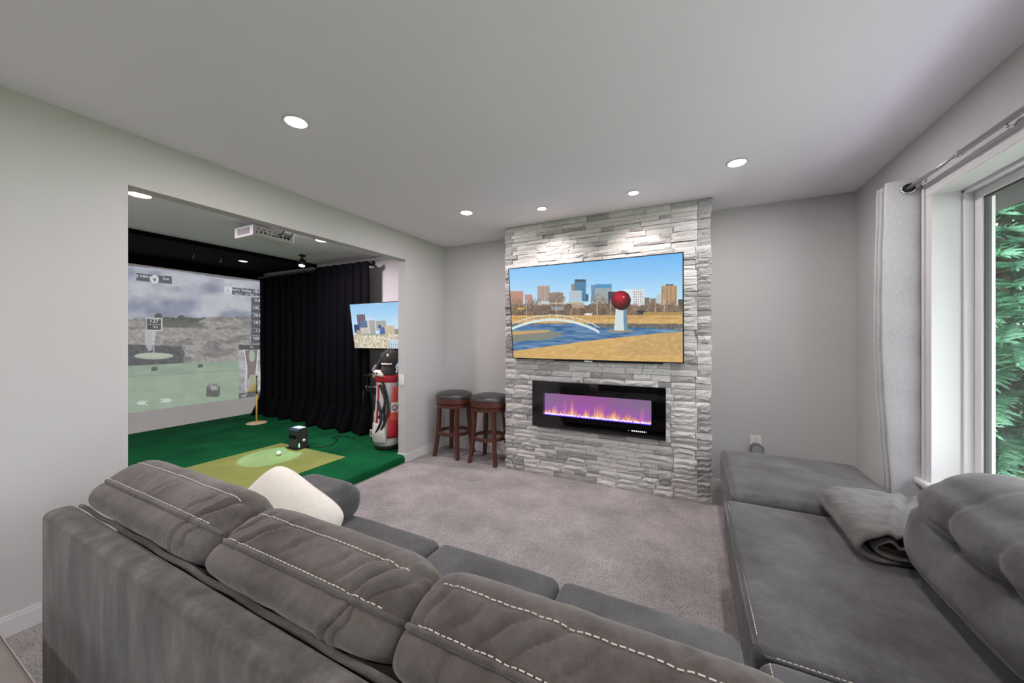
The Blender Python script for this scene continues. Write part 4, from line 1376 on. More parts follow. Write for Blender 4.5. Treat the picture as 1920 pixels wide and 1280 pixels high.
def blanket():
    t = thing('folded_blanket', 'folded grey plush blanket with brown lining on the chaise', 'blanket', (.8, 2.1, .47))
    def ribbon(path, th, y0, y1, seed, name, mat, amp=.010, skew=0.0):
        C = catmull(path, 8, False)
        d = np.gradient(C, axis=0); d /= np.linalg.norm(d, axis=1, keepdims=True)
        Nn = np.stack([-d[:, 1], d[:, 0]], -1)
        ny = 60; ys = np.linspace(y0, y1, ny); m = len(C)
        rows = []
        for k, y in enumerate(ys):
            e = min(y - y0, y1 - y) / .02; tt = th * (math.sqrt(max(.05, 1 - (1 - min(e, 1)) ** 2)))
            w_ = amp * (vnoise(C[:, 0] * 1.0 + skew * y, np.full(m, y) + C[:, 1] * 2, seed, 3, .09) - .5) * 2
            fold = -.012 * np.exp(-((C[:, 0] - (.80 + .45 * (y - 2.1))) / .012) ** 2) * (C[:, 1] > .54)
            fold += .010 * np.exp(-((C[:, 0] - (.775 + .45 * (y - 2.1))) / .02) ** 2) * (C[:, 1] > .54)
            hl = np.clip((C[:, 1] - .47) / .05, 0, 1)
            yo = .018 * np.sin(C[:, 0] * 14 + seed) * (1 if k in (0, ny - 1) else 1)
            top = np.stack([C[:, 0] + Nn[:, 0] * tt / 2, y + yo, C[:, 1] + Nn[:, 1] * tt / 2 + (w_ + fold) * hl], -1)
            bot = np.stack([C[:, 0] - Nn[:, 0] * tt / 2, y + yo, C[:, 1] - Nn[:, 1] * tt / 2 + (w_ + fold) * hl], -1)
            rows.append(np.concatenate([top, bot[::-1]]))
        mb = MB().grid(rows, closed_v=True); n = len(mb.v); q = 2 * m
        for base, fl in ((0, False), (n - q, True)):
            for i in range(m - 1):
                f = (base + i, base + i + 1, base + q - 2 - i, base + q - 1 - i)
                mb.f.append(list(f) if not fl else list(f)[::-1])
        return mb.build(name, mat, t, True)
    z = .474
    ribbon([(1.02, z + .010), (.90, z + .010), (.70, z + .010), (.625, z + .012), (.585, z + .030), (.575, z + .058), (.595, z + .088), (.64, z + .104), (.74, z + .110), (.86, z + .104), (.94, z + .116), (1.03, z + .112)], .019, 1.84, 2.34, 3, 'outer_layer', 'blanket', .009)
    ribbon([(1.0, z + .030), (.86, z + .030), (.72, z + .026), (.655, z + .030), (.628, z + .046), (.632, z + .066), (.66, z + .078), (.70, z + .074), (.76, z + .052), (.84, z + .046), (1.0, z + .048)], .014, 1.855, 2.32, 8, 'inner_fold', 'blanket', .004)
    ribbon([(1.01, z + .066), (.90, z + .068), (.84, z + .074), (.78, z + .084), (.74, z + .088)], .012, 1.86, 2.31, 9, 'lining', 'blanket_lining', .005)
    ribbon([(1.0, z + .0205), (.86, z + .0205), (.70, z + .0200)], .003, 1.85, 2.31, 10, 'lining', 'blanket_lining', .0)
    ribbon([(.73, z + .041), (.70, z + .041), (.662, z + .042), (.645, z + .054), (.665, z + .064), (.70, z + .058)], .006, 1.862, 2.31, 12, 'lining', 'blanket_lining', .002)
blanket()

# ------------------------------------------------------------------ table behind the sofa
t = thing('console_table', 'grey brown table top edge in the bottom left corner behind the sofa', 'table', (-1.3, -.1, 0))
m = MB(); v, f = bev_box(-1.95, -.75, -.30, .230, .565, .60, .006); m.add(v, f)
m.build('table_top', 'table_laminate', t)
MB().box(-1.95, -.75, .2295, .232, .567, .598).build('edge_band', 'table_edge', t)
for x in (-1.88, -.82):
    for y in (-.24, .17):
        MB().box(x - .03, x + .03, y - .03, y + .03, 0, .566, .004).build('leg', 'table_laminate', t)

# ------------------------------------------------------------------ golf room: impact screen and overlays
SCX = -6.50
scr = thing('golf_simulator_screen', 'large projection screen showing a rocky golf hole with shot data', 'screen', (SCX, 2.2, TURF))
SY0, SY1, SZ0, SZ1 = .90, 3.54, TURF + .002, 2.285
picture_object('screen_cloth', golf_hole(), (SCX, SY0, SZ0), (0, SY1 - SY0, 0), (0, 0, SZ1 - SZ0), 'projection', scr)
MB().box(SCX - .03, SCX - .004, SY0, SY1, SZ0, SZ1).build('screen_backing', 'black_paint', scr)
def overlay(s, X, Y, cap, mat='overlay_white'):
    q = GHI @ np.array([X, Y, 1.0]); u, v_ = q[0] / q[2], q[1] / q[2]
    y = SY0 + u * (SY1 - SY0); z = SZ0 + v_ * (SZ1 - SZ0)
    v, f = text_mesh(s, cap * 1.42)
    MB().add([(SCX + .003, y + p[0], z + p[1]) for p in v], f).build('caption', mat, scr, fix=False)
overlay('0 MPH', 112, 146, .036); overlay('SW', 280, 164, .034)
overlay('1', 740, 244, .058, emit('overlay_dark', (.1, .1, .12, 1), 1.0)); overlay("Payne's Valley 19th", 860, 245, .046); overlay('PAR 3', 815, 268, .028); overlay('127 YDS', 900, 275, .028)
for i, (s, y) in enumerate((('0.0', 315), ('105.4', 368), ('30.8', 420), ('19.5', 473), ('-1.6', 528), ('1605', 581))):
    overlay(s, 958, y, .05)
overlay('127', 191, 459, .045); overlay('Yd', 200, 501, .03); overlay('0.0"', 862, 984, .04); overlay('Tee', 915, 642, .025)
# black fabric over the ceiling in front of the screen, and the drop above it
bl = thing('ceiling_baffle', 'black fabric baffle covering the ceiling in front of the projection screen', 'baffle', (-5.8, 2, ZC))
MB().box(GX0 + .005, -5.12, .205, YB - .03, ZC - .03, ZC - .002).build('ceiling_cloth', 'velvet_black', bl)
MB().box(SCX - .05, SCX - .02, .205, YB - .03, 2.285, ZC - .03).build('drop_cloth', 'velvet_black', bl)
MB().box(-5.14, -5.12, .205, YB - .03, ZC - .05, ZC - .03).build('hem', 'velvet_black', bl)
for i, (y, z) in enumerate(((2.32, 2.36), (2.62, 2.36))):
    c = thing('hanging_clip', ('small metal clip hanging from the black baffle, nearer the opening', 'small metal clip hanging from the black baffle, nearer the curtains')[i], 'clip', (-5.75, y, ZC - .03), 'clips under the baffle')
    pts = [(-5.75 + .0 * a, y + .010 * math.cos(a), 2.378 + .028 * math.sin(a)) for a in np.linspace(0, 2 * PI, 17)[:-1]]
    MB().tube(pts, .0035, 6, True).build('loop', 'steel', c, True)
    MB().tube([(-5.75, y, 2.405), (-5.75, y, 2.411)], .005, 6).build('stem', 'steel', c)
downlight('warm ceiling light showing through a slit in the black baffle', -5.68, 2.86, 0.06, 'lamp_lens_warm', .4, (1, .8, .6), G3)
o = [x for x in bpy.data.objects if x.get('label', '').startswith('warm ceiling light showing')][0]
o.location.z = ZC - .03

# ------------------------------------------------------------------ golf room: black curtains
def drape(label, x0, x1, ybase, zt, zb, nf, amp, seed, flare=.06, top_gather=1.0):
    n, m = 200, 70
    s = np.linspace(0, 1, n)
    r = np.random.RandomState(seed)
    ph = np.cumsum(r.uniform(.6, 1.4, n)) / n * nf * 2 * PI
    P = np.zeros((m, n, 3))
    for j in range(m):
        q = j / (m - 1); z = zt + (zb - zt) * q
        a = amp * (.45 + .55 * min(1, q * 3)) * (1 + .25 * q)
        jit = .02 * (vnoise(s * 3, np.full(n, q * 1.2), seed, 3, .3) - .5)
        x = x0 + (x1 - x0) * s + .012 * np.sin(ph * 2 + seed) + (flare * (s - .5)) * max(0, q - .75) * 4
        y = ybase + a * np.sin(ph) + jit - .10 * max(0, q - .86) / .14 * (1 + .5 * np.sin(ph * .5))
        P[j, :, 0] = x; P[j, :, 1] = np.minimum(y, YB - .03); P[j, :, 2] = z + (.01 * np.sin(ph * .7 + seed) + .008 if j == m - 1 else 0)
    t = thing('blackout_curtain', label, 'curtain', ((x0 + x1) / 2, ybase, zb), 'black curtains of the golf room')
    o = MB().grid(P).build('cloth', 'velvet_black', t, True, fix=False)
    sol = o.modifiers.new('thickness', 'SOLIDIFY'); sol.thickness = .006
    return t
drape('black floor length curtain next to the projection screen', -6.42, -4.845, 3.475, 2.33, TURF + .004, 9, .034, 3, .0)
drape('black floor length curtain partly behind the smaller television', -4.87, -3.79, 3.385, 2.33, TURF + .004, 7, .036, 9, .14)
t = thing('black_curtain_rod', 'black curtain rod with ball end above the black curtains', 'curtain rod', (-5, 3.45, 2.3))
MB().tube([(-6.4, 3.44, 2.31), (-3.80, 3.44, 2.31)], .012, 10).build('rod', 'black_metal', t, True)
MB().lathe((-3.785, 3.44, 2.31), [(.012, -.02), (.03, -.012), (.036, .008), (.028, .028), (.005, .036)], 16, 'x').build('finial', 'black_metal', t, True)
for x in (-3.9, -5.1):
    MB().box(x - .008, x + .008, 3.44, YB, 2.30, 2.32).build('bracket', 'black_metal', t)
# purple spotlight
t = thing('spotlight', 'small black spotlight with a violet glow by the black curtains', 'spotlight', (-4.70, 3.08, ZC))
MB().lathe((-4.70, 3.08, ZC), [(.04, 0), (.04, -.02), (.012, -.025), (.012, -.07)], 16).build('mount', 'black_metal', t)
dv = Vector((-3.96 + 4.70, 2.27 - 3.08, TURF - 2.30)).normalized()
hd = MB(); hc = Vector((-4.70, 3.08, 2.33)); qd = dv.to_track_quat('Z', 'Y').to_matrix()
mm = MB().lathe((0, 0, 0), [(.02, -.05), (.04, -.045), (.046, .05), (.040, .052), (.038, .03), (.001, .028)], 20)
hd.add([tuple(hc + qd @ Vector(p)) for p in mm.v], mm.f); head = hd.build('head', 'black_metal', t, True)
mm = MB().lathe((0, 0, 0), [(.001, .036), (.036, .036), (.036, .042), (.001, .042)], 20)
MB().add([tuple(hc + qd @ Vector(p)) for p in mm.v], mm.f).build('lens', 'purple_led', head)
ld = bpy.data.lights.new('spot_beam', 'SPOT'); ld.energy = 290; ld.color = (.17, .50, 1.0); ld.spot_size = math.radians(13.5); ld.spot_blend = .12; ld.shadow_soft_size = .012
lo = bpy.data.objects.new('spot_beam', ld); COL.objects.link(lo); lo.parent = t
lo.location = hc + dv * .06 - Vector((-4.70, 3.08, ZC)); lo.rotation_euler = dv.to_track_quat('-Z', 'Y').to_euler()

# ------------------------------------------------------------------ golf room: hitting mat, ball, flag, launch monitor
o = MB().box(-4.33, -3.225, 1.05, 2.585, TURF, TURF + .008, .003).build('hitting_mat', 'mat_green', None, loc=(-3.8, 1.8, TURF))
tag(o, 'light green hitting mat lying on the dark turf', 'mat')
t = thing('golf_ball', 'white golf ball lying on the lit circle of the mat', 'golf ball', (-3.90, 2.30, TURF + .008))
bm = bmesh.new(); bmesh.ops.create_icosphere(bm, subdivisions=3, radius=.0235)
v = [(-3.90 + p.co.x, 2.30 + p.co.y, TURF + .031 + p.co.z) for p in bm.verts]; f = [[q.index for q in p.verts] for p in bm.faces]; bm.free()
MB().add(v, f).build('ball', 'golf_ball', t, True)
t = thing('practice_flag', 'yellow pole with small flag standing on the turf before the screen', 'flag', (-5.69, 3.04, TURF))
MB().lathe((-5.69, 3.04, TURF), [(.13, 0), (.13, .006), (.10, .014), (.02, .02), (.001, .02)], 32, 'z').build('base', 'cup_rim', t)
MB().tube([(-5.69, 3.04, TURF + .01), (-5.69, 3.04, .50)], .012, 10).build('pole', 'yellow_pole', t, True)
MB().tube([(-5.69, 3.04, .49), (-5.69, 3.04, .77)], .009, 10).build('pole_top', 'slot_dark', t, True)
fl = MB(); A = []
for k in range(13):
    s = k / 12; A.append([(-5.69 + .012 * math.sin(s * 5) - .02 * s, 3.035 - .115 * s, z) for z in (.745 - .20 * s, .735 - .23 * s, .54 + .0 * s, .52 - .0 * s)])
A = []
for k in range(9):
    s = k / 8
    zl = .53 + .0 * s; zu = .745 - .165 * s ** .8
    A.append([(-5.685 + .012 * math.sin(s * 6), 3.04 - .125 * s, zl + (zu - zl) * q) for q in (0, .33, .66, 1)])
fl.grid(A); o = fl.build('flag_cloth', 'flag_cloth', t, True); o.modifiers.new('thickness', 'SOLIDIFY').thickness = .002

t = thing('launch_monitor', 'small black launch monitor box with a green light beside the mat', 'launch monitor', (-3.96, 2.56, TURF))
LX0, LX1, LY0, LY1, LZ = -4.055, -3.895, 2.50, 2.62, TURF + .235
bd = MB().prism([(LY0, TURF + .01), (LY0, LZ - .02), (LY0 + .02, LZ), (LY1, LZ), (LY1, TURF + .01)], LX0, LX1, 'yz').build('body', 'dark_grey', t)
MB().box(LX0 - .03, LX1 + .012, LY0 - .02, LY1 + .012, TURF + .0085, TURF + .018, .003).build('foot_plate', 'black_metal', t)
MB().box(LX0 + .015, LX1 - .015, LY0 + .03, LY1 - .012, LZ, LZ + .003).build('display', emit('monitor_display', (.75, .82, 1.0, 1), .8), bd)
m = MB(); m.box(LX0 + .01, LX0 + .065, LY0 - .003, LY0, TURF + .12, TURF + .16, .001); m.box(LX0 + .075, LX1 - .02, LY0 - .003, LY0, TURF + .12, TURF + .16, .001); m.build('camera_window', 'gloss_black', bd)
MB().box(LX1, LX1 + .003, LY0 + .012, LY0 + .022, TURF + .035, TURF + .075).build('status_light', 'green_led', bd)
MB().lathe((LX1, LY0 + .07, TURF + .10), [(.001, 0), (.016, 0), (.016, .012), (.001, .014)], 14, 'x').build('knob', 'white_plastic', bd, True)
o = MB().tube([(-3.895, 2.60, TURF + .03), (-3.80, 2.66, TURF + .006), (-3.72, 2.78, TURF + .006), (-3.86, 2.98, TURF + .006), (-4.02, 3.02, TURF + .006), (-3.95, 3.12, TURF + .006), (-3.72, 3.10, TURF + .006), (-3.69, 3.17, .30), (-3.67, 3.19, .50), (-3.68, 3.20, .655)], .004, 6).build('power_cable', 'black_plastic', None, True, loc=(-3.9, 2.9, TURF))
tag(o, 'thin black cable running from the launch monitor up to the shelf', 'cable')

# ------------------------------------------------------------------ projector on the ceiling
t = thing('projector', 'white projector mounted under the golf room ceiling', 'projector', (-3.75, 2.08, ZC))
px0, px1, py0, py1, pz0, pz1 = -3.93, -3.62, 1.90, 2.29, 2.275, 2.375
bd = MB().box(px0, px1, py0, py1, pz0, pz1, .012).build('body', 'projector_body', t)
MB().lathe((-3.78, 2.09, ZC), [(.07, 0), (.07, -.012), (.02, -.014), (.02, -.066)], 20).build('ceiling_mount', 'projector_body', t)
r = random.Random(2)
for k in range(9): MB().box(px1 - .001, px1 + .002, py0 + .03 + .036 * k, py0 + .03 + .036 * k + r.choice([.014, .02, .026]), pz0 + .03, pz0 + r.choice([.04, .05])).build('port', 'slot_dark', bd)
for k in range(6): MB().box(px1 - .001, px1 + .002, py0 + .04 + .05 * k, py0 + .06 + .05 * k, pz0 + .062, pz0 + .070).build('port', 'slot_dark', bd)
m = MB()
for k in range(7): m.box(px0 + .06 + .03 * k, px0 + .078 + .03 * k, py0 - .002, py0 + .001, pz0 + .02, pz1 - .02)
m.build('vent', 'grey_plastic', bd)
MB().lathe((px0 + .002, 2.19, 2.33), [(.034, 0), (.034, -.03), (.026, -.03), (.024, -.012), (.001, -.012)], 20, 'x').build('lens', 'black_plastic', bd)
for y, h in ((2.13, .06), (2.22, .045)):
    MB().tube([(px1 + .002, y, 2.33), (px1 + .035, y + .015, 2.335), (px1 + .04, y + .03, 2.37), (px1 + .02, y + .03, 2.415), (px1 - .02, y + .03, ZC - .002)], .006, 6).build('cable', 'black_plastic', t, True)

# ------------------------------------------------------------------ shelf stand, laptop and golf bags
t = thing('equipment_stand', 'black two tier equipment stand behind the golf bag', 'stand', (-3.33, 3.25, TURF))
MB().box(-3.68, -3.0, 3.20, 3.44, .845, .862, .004).build('shelf', 'black_plastic', t)
MB().box(-3.66, -3.0, 3.22, 3.44, .655, .668, .004).build('shelf', 'black_plastic', t)
for (x, y) in ((-3.65, 3.235), (-3.02, 3.235), (-3.65, 3.42), (-3.02, 3.42)):
    MB().tube([(x, y, .668), (x, y, .845)], .008, 8).build('post', 'black_metal', t)
MB().tube([(-3.06, 3.41, TURF), (-3.06, 3.41, .656)], .022, 12).build('column', 'black_metal', t, True)
MB().box(-3.18, -2.94, 3.34, 3.48, TURF, TURF + .02, .006).build('foot', 'black_metal', t)
t = thing('laptop', 'open laptop on the stand showing a city skyline', 'laptop', (-3.45, 3.30, .862))
MB().box(-3.60, -3.28, 3.205, 3.38, .8625, .876, .003).build('keyboard_base', 'dark_grey', t)
MB().prism([(3.38, .876), (3.388, .876), (3.438, 1.09), (3.43, 1.09)], -3.60, -3.28, 'yz').build('lid', 'black_plastic', t)
picture_object('screen', tv_downtown(), (-3.588, 3.3815, .888), (.296, 0, 0), (0, .0435, .19), 'tv_picture', t)
t = thing('rolled_umbrella', 'black and silver rolled umbrella lying on the lower shelf of the stand', 'umbrella', (-3.45, 3.27, .668))
MB().tube([(-3.66, 3.255, .699), (-3.60, 3.26, .699), (-3.45, 3.275, .700), (-3.26, 3.30, .700)], [.022, .03, .028, .026], 12).build('canopy', 'bag_black', t, True)
MB().tube([(-3.52, 3.235, .712), (-3.42, 3.243, .715), (-3.28, 3.26, .716)], [.014, .018, .016], 10).build('sleeve', 'grey_plastic', t, True)
MB().lathe((-3.66, 3.255, .699), [(.022, .0), (.026, -.012), (.018, -.024), (.001, -.028)], 14, 'x').build('handle_cap', 'steel', t, True)

def golf_bag():
    bx, by = -3.11, 3.03
    t = thing('golf_bag', 'white red and black golf bag with a fluffy headcover in the doorway corner', 'golf bag', (bx, by, TURF))
    lean = lambda z: .10 * (z - TURF)
    def ring(z, r, n=32, sx=1.0, sy=.85):
        return [(bx - lean(z) * .4 + r * sx * math.cos(a), by + lean(z) * .5 + r * sy * math.sin(a), z) for a in np.linspace(0, 2 * PI, n + 1)[:-1]]
    zs = [(TURF + .03, .135), (TURF + .08, .15), (TURF + .18, .158), (TURF + .30, .15), (TURF + .45, .135), (TURF + .6, .125), (TURF + .72, .125), (TURF + .75, .128)]
    mb = MB().grid([ring(z, r) for z, r in zs], closed_v=True); mb.f.append(list(range(32))); mb.f.append([len(mb.v) - 32 + k for k in range(32)])
    mb.build('body', 'bag_white', t, True)
    MB().grid([ring(z, r) for z, r in ((TURF, .12), (TURF + .015, .14), (TURF + .045, .142), (TURF + .06, .137))], closed_v=True).build('base', 'bag_black', t, True)
    MB().grid([ring(z, r) for z, r in ((TURF + .74, .12), (TURF + .75, .138), (TURF + .80, .145), (TURF + .825, .138), (TURF + .82, .11), (TURF + .74, .10))], closed_v=True).build('collar', 'bag_red', t, True)
    def patch(name, a0, a1, z0, z1, off, mat, taper=0, par=t, bow=.0):
        A = []
        for i in range(12):
            s = i / 11; z = z0 + (z1 - z0) * s
            r = np.interp(z, [q[0] for q in zs], [q[1] for q in zs]) + off
            c = (a0 + a1) / 2; h = (a1 - a0) / 2 * (1 - taper * s)
            A.append([(bx - lean(z) * .4 + (r + bow * math.sin(PI * s)) * math.cos(a), by + lean(z) * .5 + (r + bow * math.sin(PI * s)) * .85 * math.sin(a), z) for a in np.linspace(c - h, c + h, 12)])
        o = MB().grid(A).build(name, mat, par, True); o.modifiers.new('thickness', 'SOLIDIFY').thickness = .008
        return o
    D = math.radians
    patch('side_pocket', D(312), D(356), TURF + .14, TURF + .44, .022, 'bag_red', .25, bow=.02)
    patch('lower_pocket', D(250), D(308), TURF + .08, TURF + .30, .02, 'bag_white', .2, bow=.02)
    patch('piping_panel', D(296), D(304), TURF + .1, TURF + .72, .014, 'bag_black')
    patch('red_panel', D(258), D(266), TURF + .3, TURF + .72, .012, 'bag_red')
    for (a, z0, z1) in ((278, .72, .36), (290, .76, .22), (266, .54, .18)):
        pts = []
        for k in range(14):
            s = k / 13; z = TURF + z0 + (z1 - z0) * s; aa = D(a + 26 * math.sin(s * PI))
            r = np.interp(z, [q[0] for q in zs], [q[1] for q in zs]) + .02 + .03 * math.sin(PI * s)
            pts.append((bx - lean(z) * .4 + r * math.cos(aa), by + lean(z) * .5 + r * .85 * math.sin(aa), z))
        MB().tube(pts, .014, 8).build('strap', 'bag_black', t, True)
    tw = patch('towel', D(322), D(372), TURF + .32, TURF + .70, .045, 'towel_red', .55, bow=.01)
    pw = patch('towel_band', D(325), D(369), TURF + .42, TURF + .53, .056, 'towel_white', .1, par=tw)
    v, f = text_mesh('QI', .085)
    MB().add([(bx - .02 + .21 * math.cos(D(340) + p[0] / .2), by + .02 + .19 * math.sin(D(340) + p[0] / .2), TURF + .475 + p[1]) for p in v], f).build('towel_print', 'slot_dark', tw, fix=False)
    # headcovers
    r = np.random.RandomState(4)
    def fuzzy(c, rad, sq, name, mat='fluffy_grey'):
        n, mth = 26, 18; A = []
        for i in range(mth):
            th = PI * (i + .5) / mth
            A.append([(c[0] + (rad + r.uniform(-.006, .006)) * math.sin(th) * math.cos(a), c[1] + (rad + r.uniform(-.006, .006)) * math.sin(th) * math.sin(a), c[2] + sq * rad * math.cos(th)) for a in np.linspace(0, 2 * PI, n + 1)[:-1]])
        mb = MB().grid(A, closed_v=True); mb.f.append(list(range(n))); mb.f.append([len(mb.v) - n + k for k in range(n)])
        return mb.build(name, mat, t, True)
    fz = fuzzy((bx + .02, by + .03, TURF + 1.02), .10, 1.0, 'fluffy_headcover'); fuzzy((bx + .01, by + .02, TURF + .88), .08, 1.0, 'fluffy_neck')
    fur = MB()
    for k in range(1600):
        d = Vector((r.normal(), r.normal(), r.normal())).normalized(); up_ = k % 3
        c_ = Vector((bx + .02, by + .03, TURF + 1.02)) if up_ else Vector((bx + .01, by + .02, TURF + .88)); rad = .096 if up_ else .077
        e = d.cross(Vector((r.normal(), r.normal(), r.normal()))).normalized() * .003; q = c_ + d * rad
        fur.add([tuple(q + e), tuple(q - e), tuple(q + d * .022 + Vector((0, 0, -.012)) + e * r.uniform(-4, 4))], [(0, 1, 2)])
    fur.build('fur', 'fluffy_grey', fz, fix=False, kind='stuff')
    # pale disc and band on the headcover
    MB().lathe((bx + .07, by - .045, TURF + 1.05), [(.001, 0), (.018, .004), (.014, .012), (.001, .014)], 14, 'y').build('headcover_disc', 'towel_white', fz, True)
    MB().tube([(bx + .0, by - .072, TURF + .955), (bx + .06, by - .07, TURF + .955), (bx + .115, by - .03, TURF + .955)], .010, 8).build('headcover_band', 'towel_white', fz, True)
    MB().tube([(bx - .14, by - .05, TURF + .80), (bx - .10, by - .06, TURF + .85), (bx - .02, by - .10, TURF + .855), (bx + .05, by - .11, TURF + .83)], [.02, .034, .036, .018], 12).build('white_headcover', 'towel_white', t, True)
    MB().tube([(bx - .11, by - .092, TURF + .85), (bx + .0, by - .136, TURF + .856)], .009, 6).build('headcover_print', 'slot_dark', t, True)
    MB().tube([(bx - .12, by + .0, TURF + .80), (bx - .13, by + .0, TURF + .90), (bx - .09, by + .01, TURF + .99)], [.03, .034, .024], 12).build('black_headcover', 'bag_black', t, True)
    MB().tube([(bx - .16, by - .02, TURF + .80), (bx - .18, by - .02, TURF + .87), (bx - .14, by - .01, TURF + .93)], [.022, .028, .02], 12).build('grey_headcover', 'grey_plastic', t, True)
golf_bag()
t = thing('black_golf_bag', 'black golf bag with round white mesh pads standing behind the white one', 'golf bag', (-3.42, 3.22, TURF))
v, f = soft_box(-3.53, -3.26, 3.185, 3.37, TURF, .63, .07, 20, (.01, .01, 0))
MB().add(v, f).build('body', 'bag_black', t, True)
for (x, z) in ((-3.40, .38), (-3.42, .24)):
    p = MB().lathe((x, 3.180, z), [(.075, -.02), (.078, .0), (.05, .012), (.001, .016)], 28, 'y', 1, 1.15).build('mesh_pad', 'towel_white', t, True)
    m = MB()
    for k in range(7): m.box(x - .055, x + .055, 3.159, 3.171, z - .055 + .017 * k, z - .049 + .017 * k)
    m.build('mesh_lines', 'mid_grey', p)
MB().box(-3.525, -3.475, 3.163, 3.186, .115, .20, .003).build('luggage_tag', 'towel_white', t)
MB().box(-3.508, -3.492, 3.161, 3.164, .13, .185).build('tag_print', 'slot_dark', t)

# ------------------------------------------------------------------ outdoors
def mk_leaf(name, c0, c1):
    m, nt, b = new_mat(name)
    v = coords(nt, 'World'); f = noise(nt, v, 5, 4, .7)
    nt.links.new(ramp(nt, f, [(.3, c0), (.7, c1)]), b.inputs['Base Color'])
    b.inputs['Roughness'].default_value = .6
    try:
        b.inputs['Subsurface Weight'].default_value = 0
    except Exception: pass
    tr = nt.nodes.new('ShaderNodeBsdfTranslucent'); nt.links.new(b.inputs['Base Color'].links[0].from_socket, tr.inputs[0])
    mx = nt.nodes.new('ShaderNodeMixShader'); mx.inputs[0].default_value = .35
    out = nt.nodes['Material Output']
    nt.links.new(b.outputs[0], mx.inputs[1]); nt.links.new(tr.outputs[0], mx.inputs[2]); nt.links.new(mx.outputs[0], out.inputs[0])
mk_leaf('spruce_needles', rgb(32, 76, 50), rgb(84, 136, 102))
mk_leaf('leaf_green', rgb(62, 104, 50), rgb(130, 166, 98))
mk_leaf('lawn', rgb(96, 128, 66), rgb(140, 166, 98))
struct(MB().box(WX, 26, -10, 30, -.35, -.25).build('ground_outside', 'lawn'))
plain('patio_bounce_pale', rgb(208, 206, 212), .9, nscale=6, namt=.06)
pt = struct(MB().box(WX, 2.75, -8, 3.4, -.25, -.20).build('floor_patio_bounce', 'patio_bounce_pale'))  # unseen pale slab added to bounce daylight up to the ceiling
struct(MB().box(WX, 1.92, -2, 6, 2.21, 2.40).build('roof_eave', 'eave_dark'))
def spruce(label, x, y, H, R, seed):
    z0 = -.25
    t = thing('spruce_tree', label, 'tree', (x, y, z0), 'trees outside the window')
    MB().tube([(x, y, z0), (x, y, z0 + H * .5), (x, y, z0 + H)], [.12, .08, .01], 10).build('trunk', 'bark', t, True)
    r = random.Random(seed); fol = MB(); br_ = MB()
    zz = .15
    V = fol.v; F = fol.f
    while zz < H - .1:
        L = R * (1 - zz / H) ** .8 + .08
        nb = r.randint(9, 12); a0 = r.uniform(0, 6)
        for k in range(nb):
            a = a0 + 2 * PI * k / nb + r.uniform(-.2, .2); l = L * r.uniform(.75, 1.1)
            ca, sa = math.cos(a), math.sin(a); pts = []; zb_ = zz + r.uniform(-.09, .09)
            for q in range(5):
                s = q / 4; pts.append((x + ca * l * s, y + sa * l * s, z0 + zb_ + .10 * s - .22 * l * s * s))
            br_.tube(pts, [.012, .010, .008, .005, .002], 4)
            ns = int(l / .05)
            for q in range(1, ns + 1):
                s = q / ns; bxp, byp, bzp = x + ca * l * s, y + sa * l * s, z0 + zb_ + .10 * s - .22 * l * s * s
                for sd in (-1, 1, 0, -.55, .55):
                    sl = (.16 + .10 * (1 - s)) * r.uniform(.7, 1.1)
                    aa = a + sd * r.uniform(.7, 1.0); dx, dy = math.cos(aa), math.sin(aa)
                    tz = r.uniform(-.55, .2) * sl
                    px, py = -dy, dx
                    for w_ in range(4):
                        s1 = w_ / 4; s2 = (w_ + 1.5) / 4; wd = .011 * (1.1 - s1 * .5)
                        n = len(V)
                        V.append((bxp + dx * sl * s1 + px * wd, byp + dy * sl * s1 + py * wd, bzp + tz * s1 + .012))
                        V.append((bxp + dx * sl * s1 - px * wd, byp + dy * sl * s1 - py * wd, bzp + tz * s1 - .008))
                        V.append((bxp + dx * sl * s2, byp + dy * sl * s2, bzp + tz * s2))
                        F.append([n, n + 1, n + 2])
        zz += .115
    br_.build('branches', 'bark', t, fix=False); fol.build('needles', 'spruce_needles', t, fix=False, kind='stuff')
    return t
spruce('blue green spruce tree close outside the window', 3.25, 6.3, 3.9, 1.8, 2)
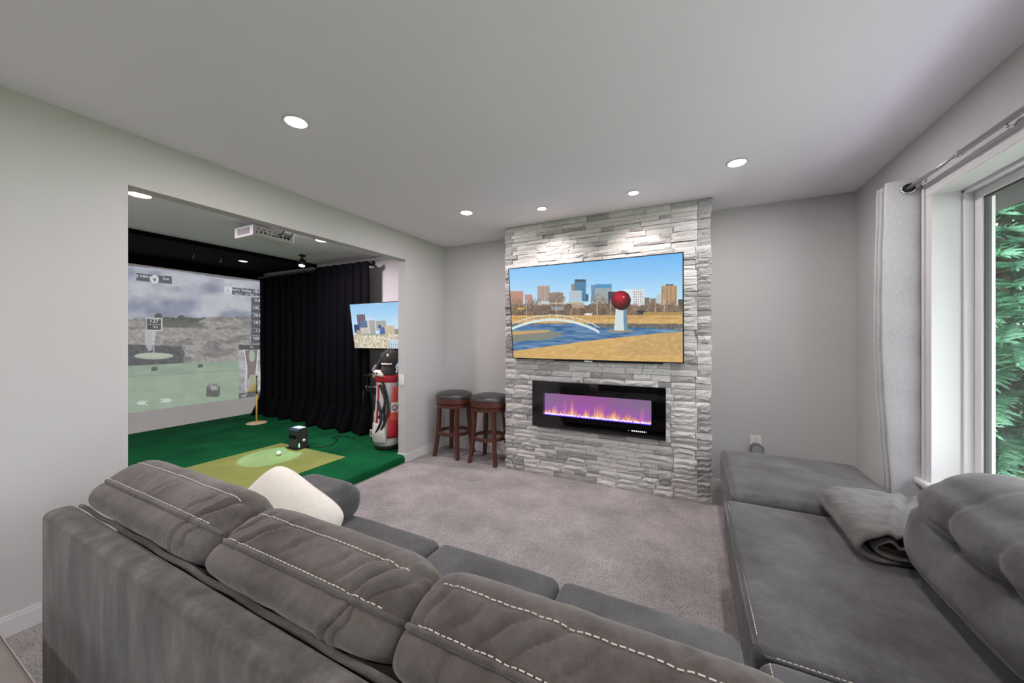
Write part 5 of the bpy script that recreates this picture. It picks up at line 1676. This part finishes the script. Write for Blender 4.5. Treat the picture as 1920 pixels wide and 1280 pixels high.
def leafy(label, x, y, H, R, seed, zc=None, n=7000, s=.07, name='leafy_tree'):
    z0 = -.25; zc = zc if zc else H * .62
    t = thing(name, label, 'tree' if name == 'leafy_tree' else 'shrub', (x, y, z0), 'trees outside the window')
    r = random.Random(seed); tk = MB()
    tk.tube([(x, y, z0), (x + .1, y, z0 + H * .3), (x, y + .1, z0 + H * .75)], [.16 * H / 6, .12 * H / 6, .04 * H / 6], 8); tk.build('trunk', 'bark', t, True)
    bb = MB()
    for k in range(12):
        a = r.uniform(0, 6.28); h = r.uniform(.25, .7) * H
        bb.tube([(x, y, z0 + h), (x + .5 * R * math.cos(a), y + .5 * R * math.sin(a), z0 + h + .12 * H), (x + .95 * R * math.cos(a), y + .95 * R * math.sin(a), z0 + h + .18 * H)], [.04 * H / 6, .028 * H / 6, .008], 5)
    bb.build('branches', 'bark', t, True)
    mb = MB(); V = mb.v; F = mb.f
    cl = []
    while len(cl) < 46:
        q = Vector((r.uniform(-1, 1), r.uniform(-1, 1), r.uniform(-1, 1)))
        if q.length < .85: cl.append(tuple(q))
    for k in range(n):
        c = r.choice(cl)
        cx, cy, cz = x + R * (c[0] + r.gauss(0, .07)), y + R * (c[1] + r.gauss(0, .07)), z0 + zc + (H - zc) * (c[2] + r.gauss(0, .08))
        if cz < z0 + .02: continue
        d = Vector((r.gauss(0, 1), r.gauss(0, 1), r.gauss(0, .6))).normalized(); e = d.cross(Vector((r.gauss(0, 1), r.gauss(0, 1), r.gauss(0, 1)))).normalized()
        q = s * r.uniform(.6, 1.2); nn = len(V); P = Vector((cx, cy, cz))
        V += [tuple(P - d * q), tuple(P + e * q * .5), tuple(P + d * q), tuple(P - e * q * .5)]; F.append([nn, nn + 1, nn + 2, nn + 3])
    mb.build('leaves', 'leaf_green', t, fix=False, kind='stuff')
leafy('tall leafy tree behind the spruce outside the window', 6.0, 10.4, 7.5, 2.3, 4, 4.2, 9000, .11)
leafy('leafy tree left of the spruce outside the window', 2.4, 10.2, 6.5, 1.8, 5, 3.8, 6000, .10)
leafy('leafy tree farthest right outside the window', 7.6, 6.2, 7.0, 2.1, 6, 3.8, 7000, .11)
leafy('leafy tree in the far background outside the window', 11.0, 14.5, 9.0, 3.4, 9, 4.6, 8000, .17)
leafy('leafy tree in the far left background outside the window', 3.6, 16.5, 9.0, 3.4, 10, 4.6, 8000, .17)
leafy('low green shrub at the foot of the spruce', 2.28, 4.0, .45, .36, 7, .25, 2000, .035, 'shrub')
leafy('low green shrub on the lawn right of the other shrub', 3.7, 3.9, .6, .5, 8, .3, 2200, .035, 'shrub')
leafy('leafy tree added out of view opposite the window to block low sky light', 6.4, 1.6, 6.5, 2.2, 14, 3.2, 9000, .11)  # added unseen tree, keeps low sky off the jamb and left wall
leafy('leafy tree added out of view behind the camera to block low sky light', 6.2, -3.4, 6.5, 2.2, 15, 3.2, 9000, .11)  # added unseen tree, cuts low sky light through the windows
leafy('leafy tree added out of view farthest behind the camera to block low sky light', 5.6, -8.2, 6.5, 2.2, 16, 3.2, 9000, .11)  # added unseen tree, screens the low sky behind the camera

# ------------------------------------------------------------------ tidy up
for o in bpy.data.objects:
    if '_w' in o: del o['_w']
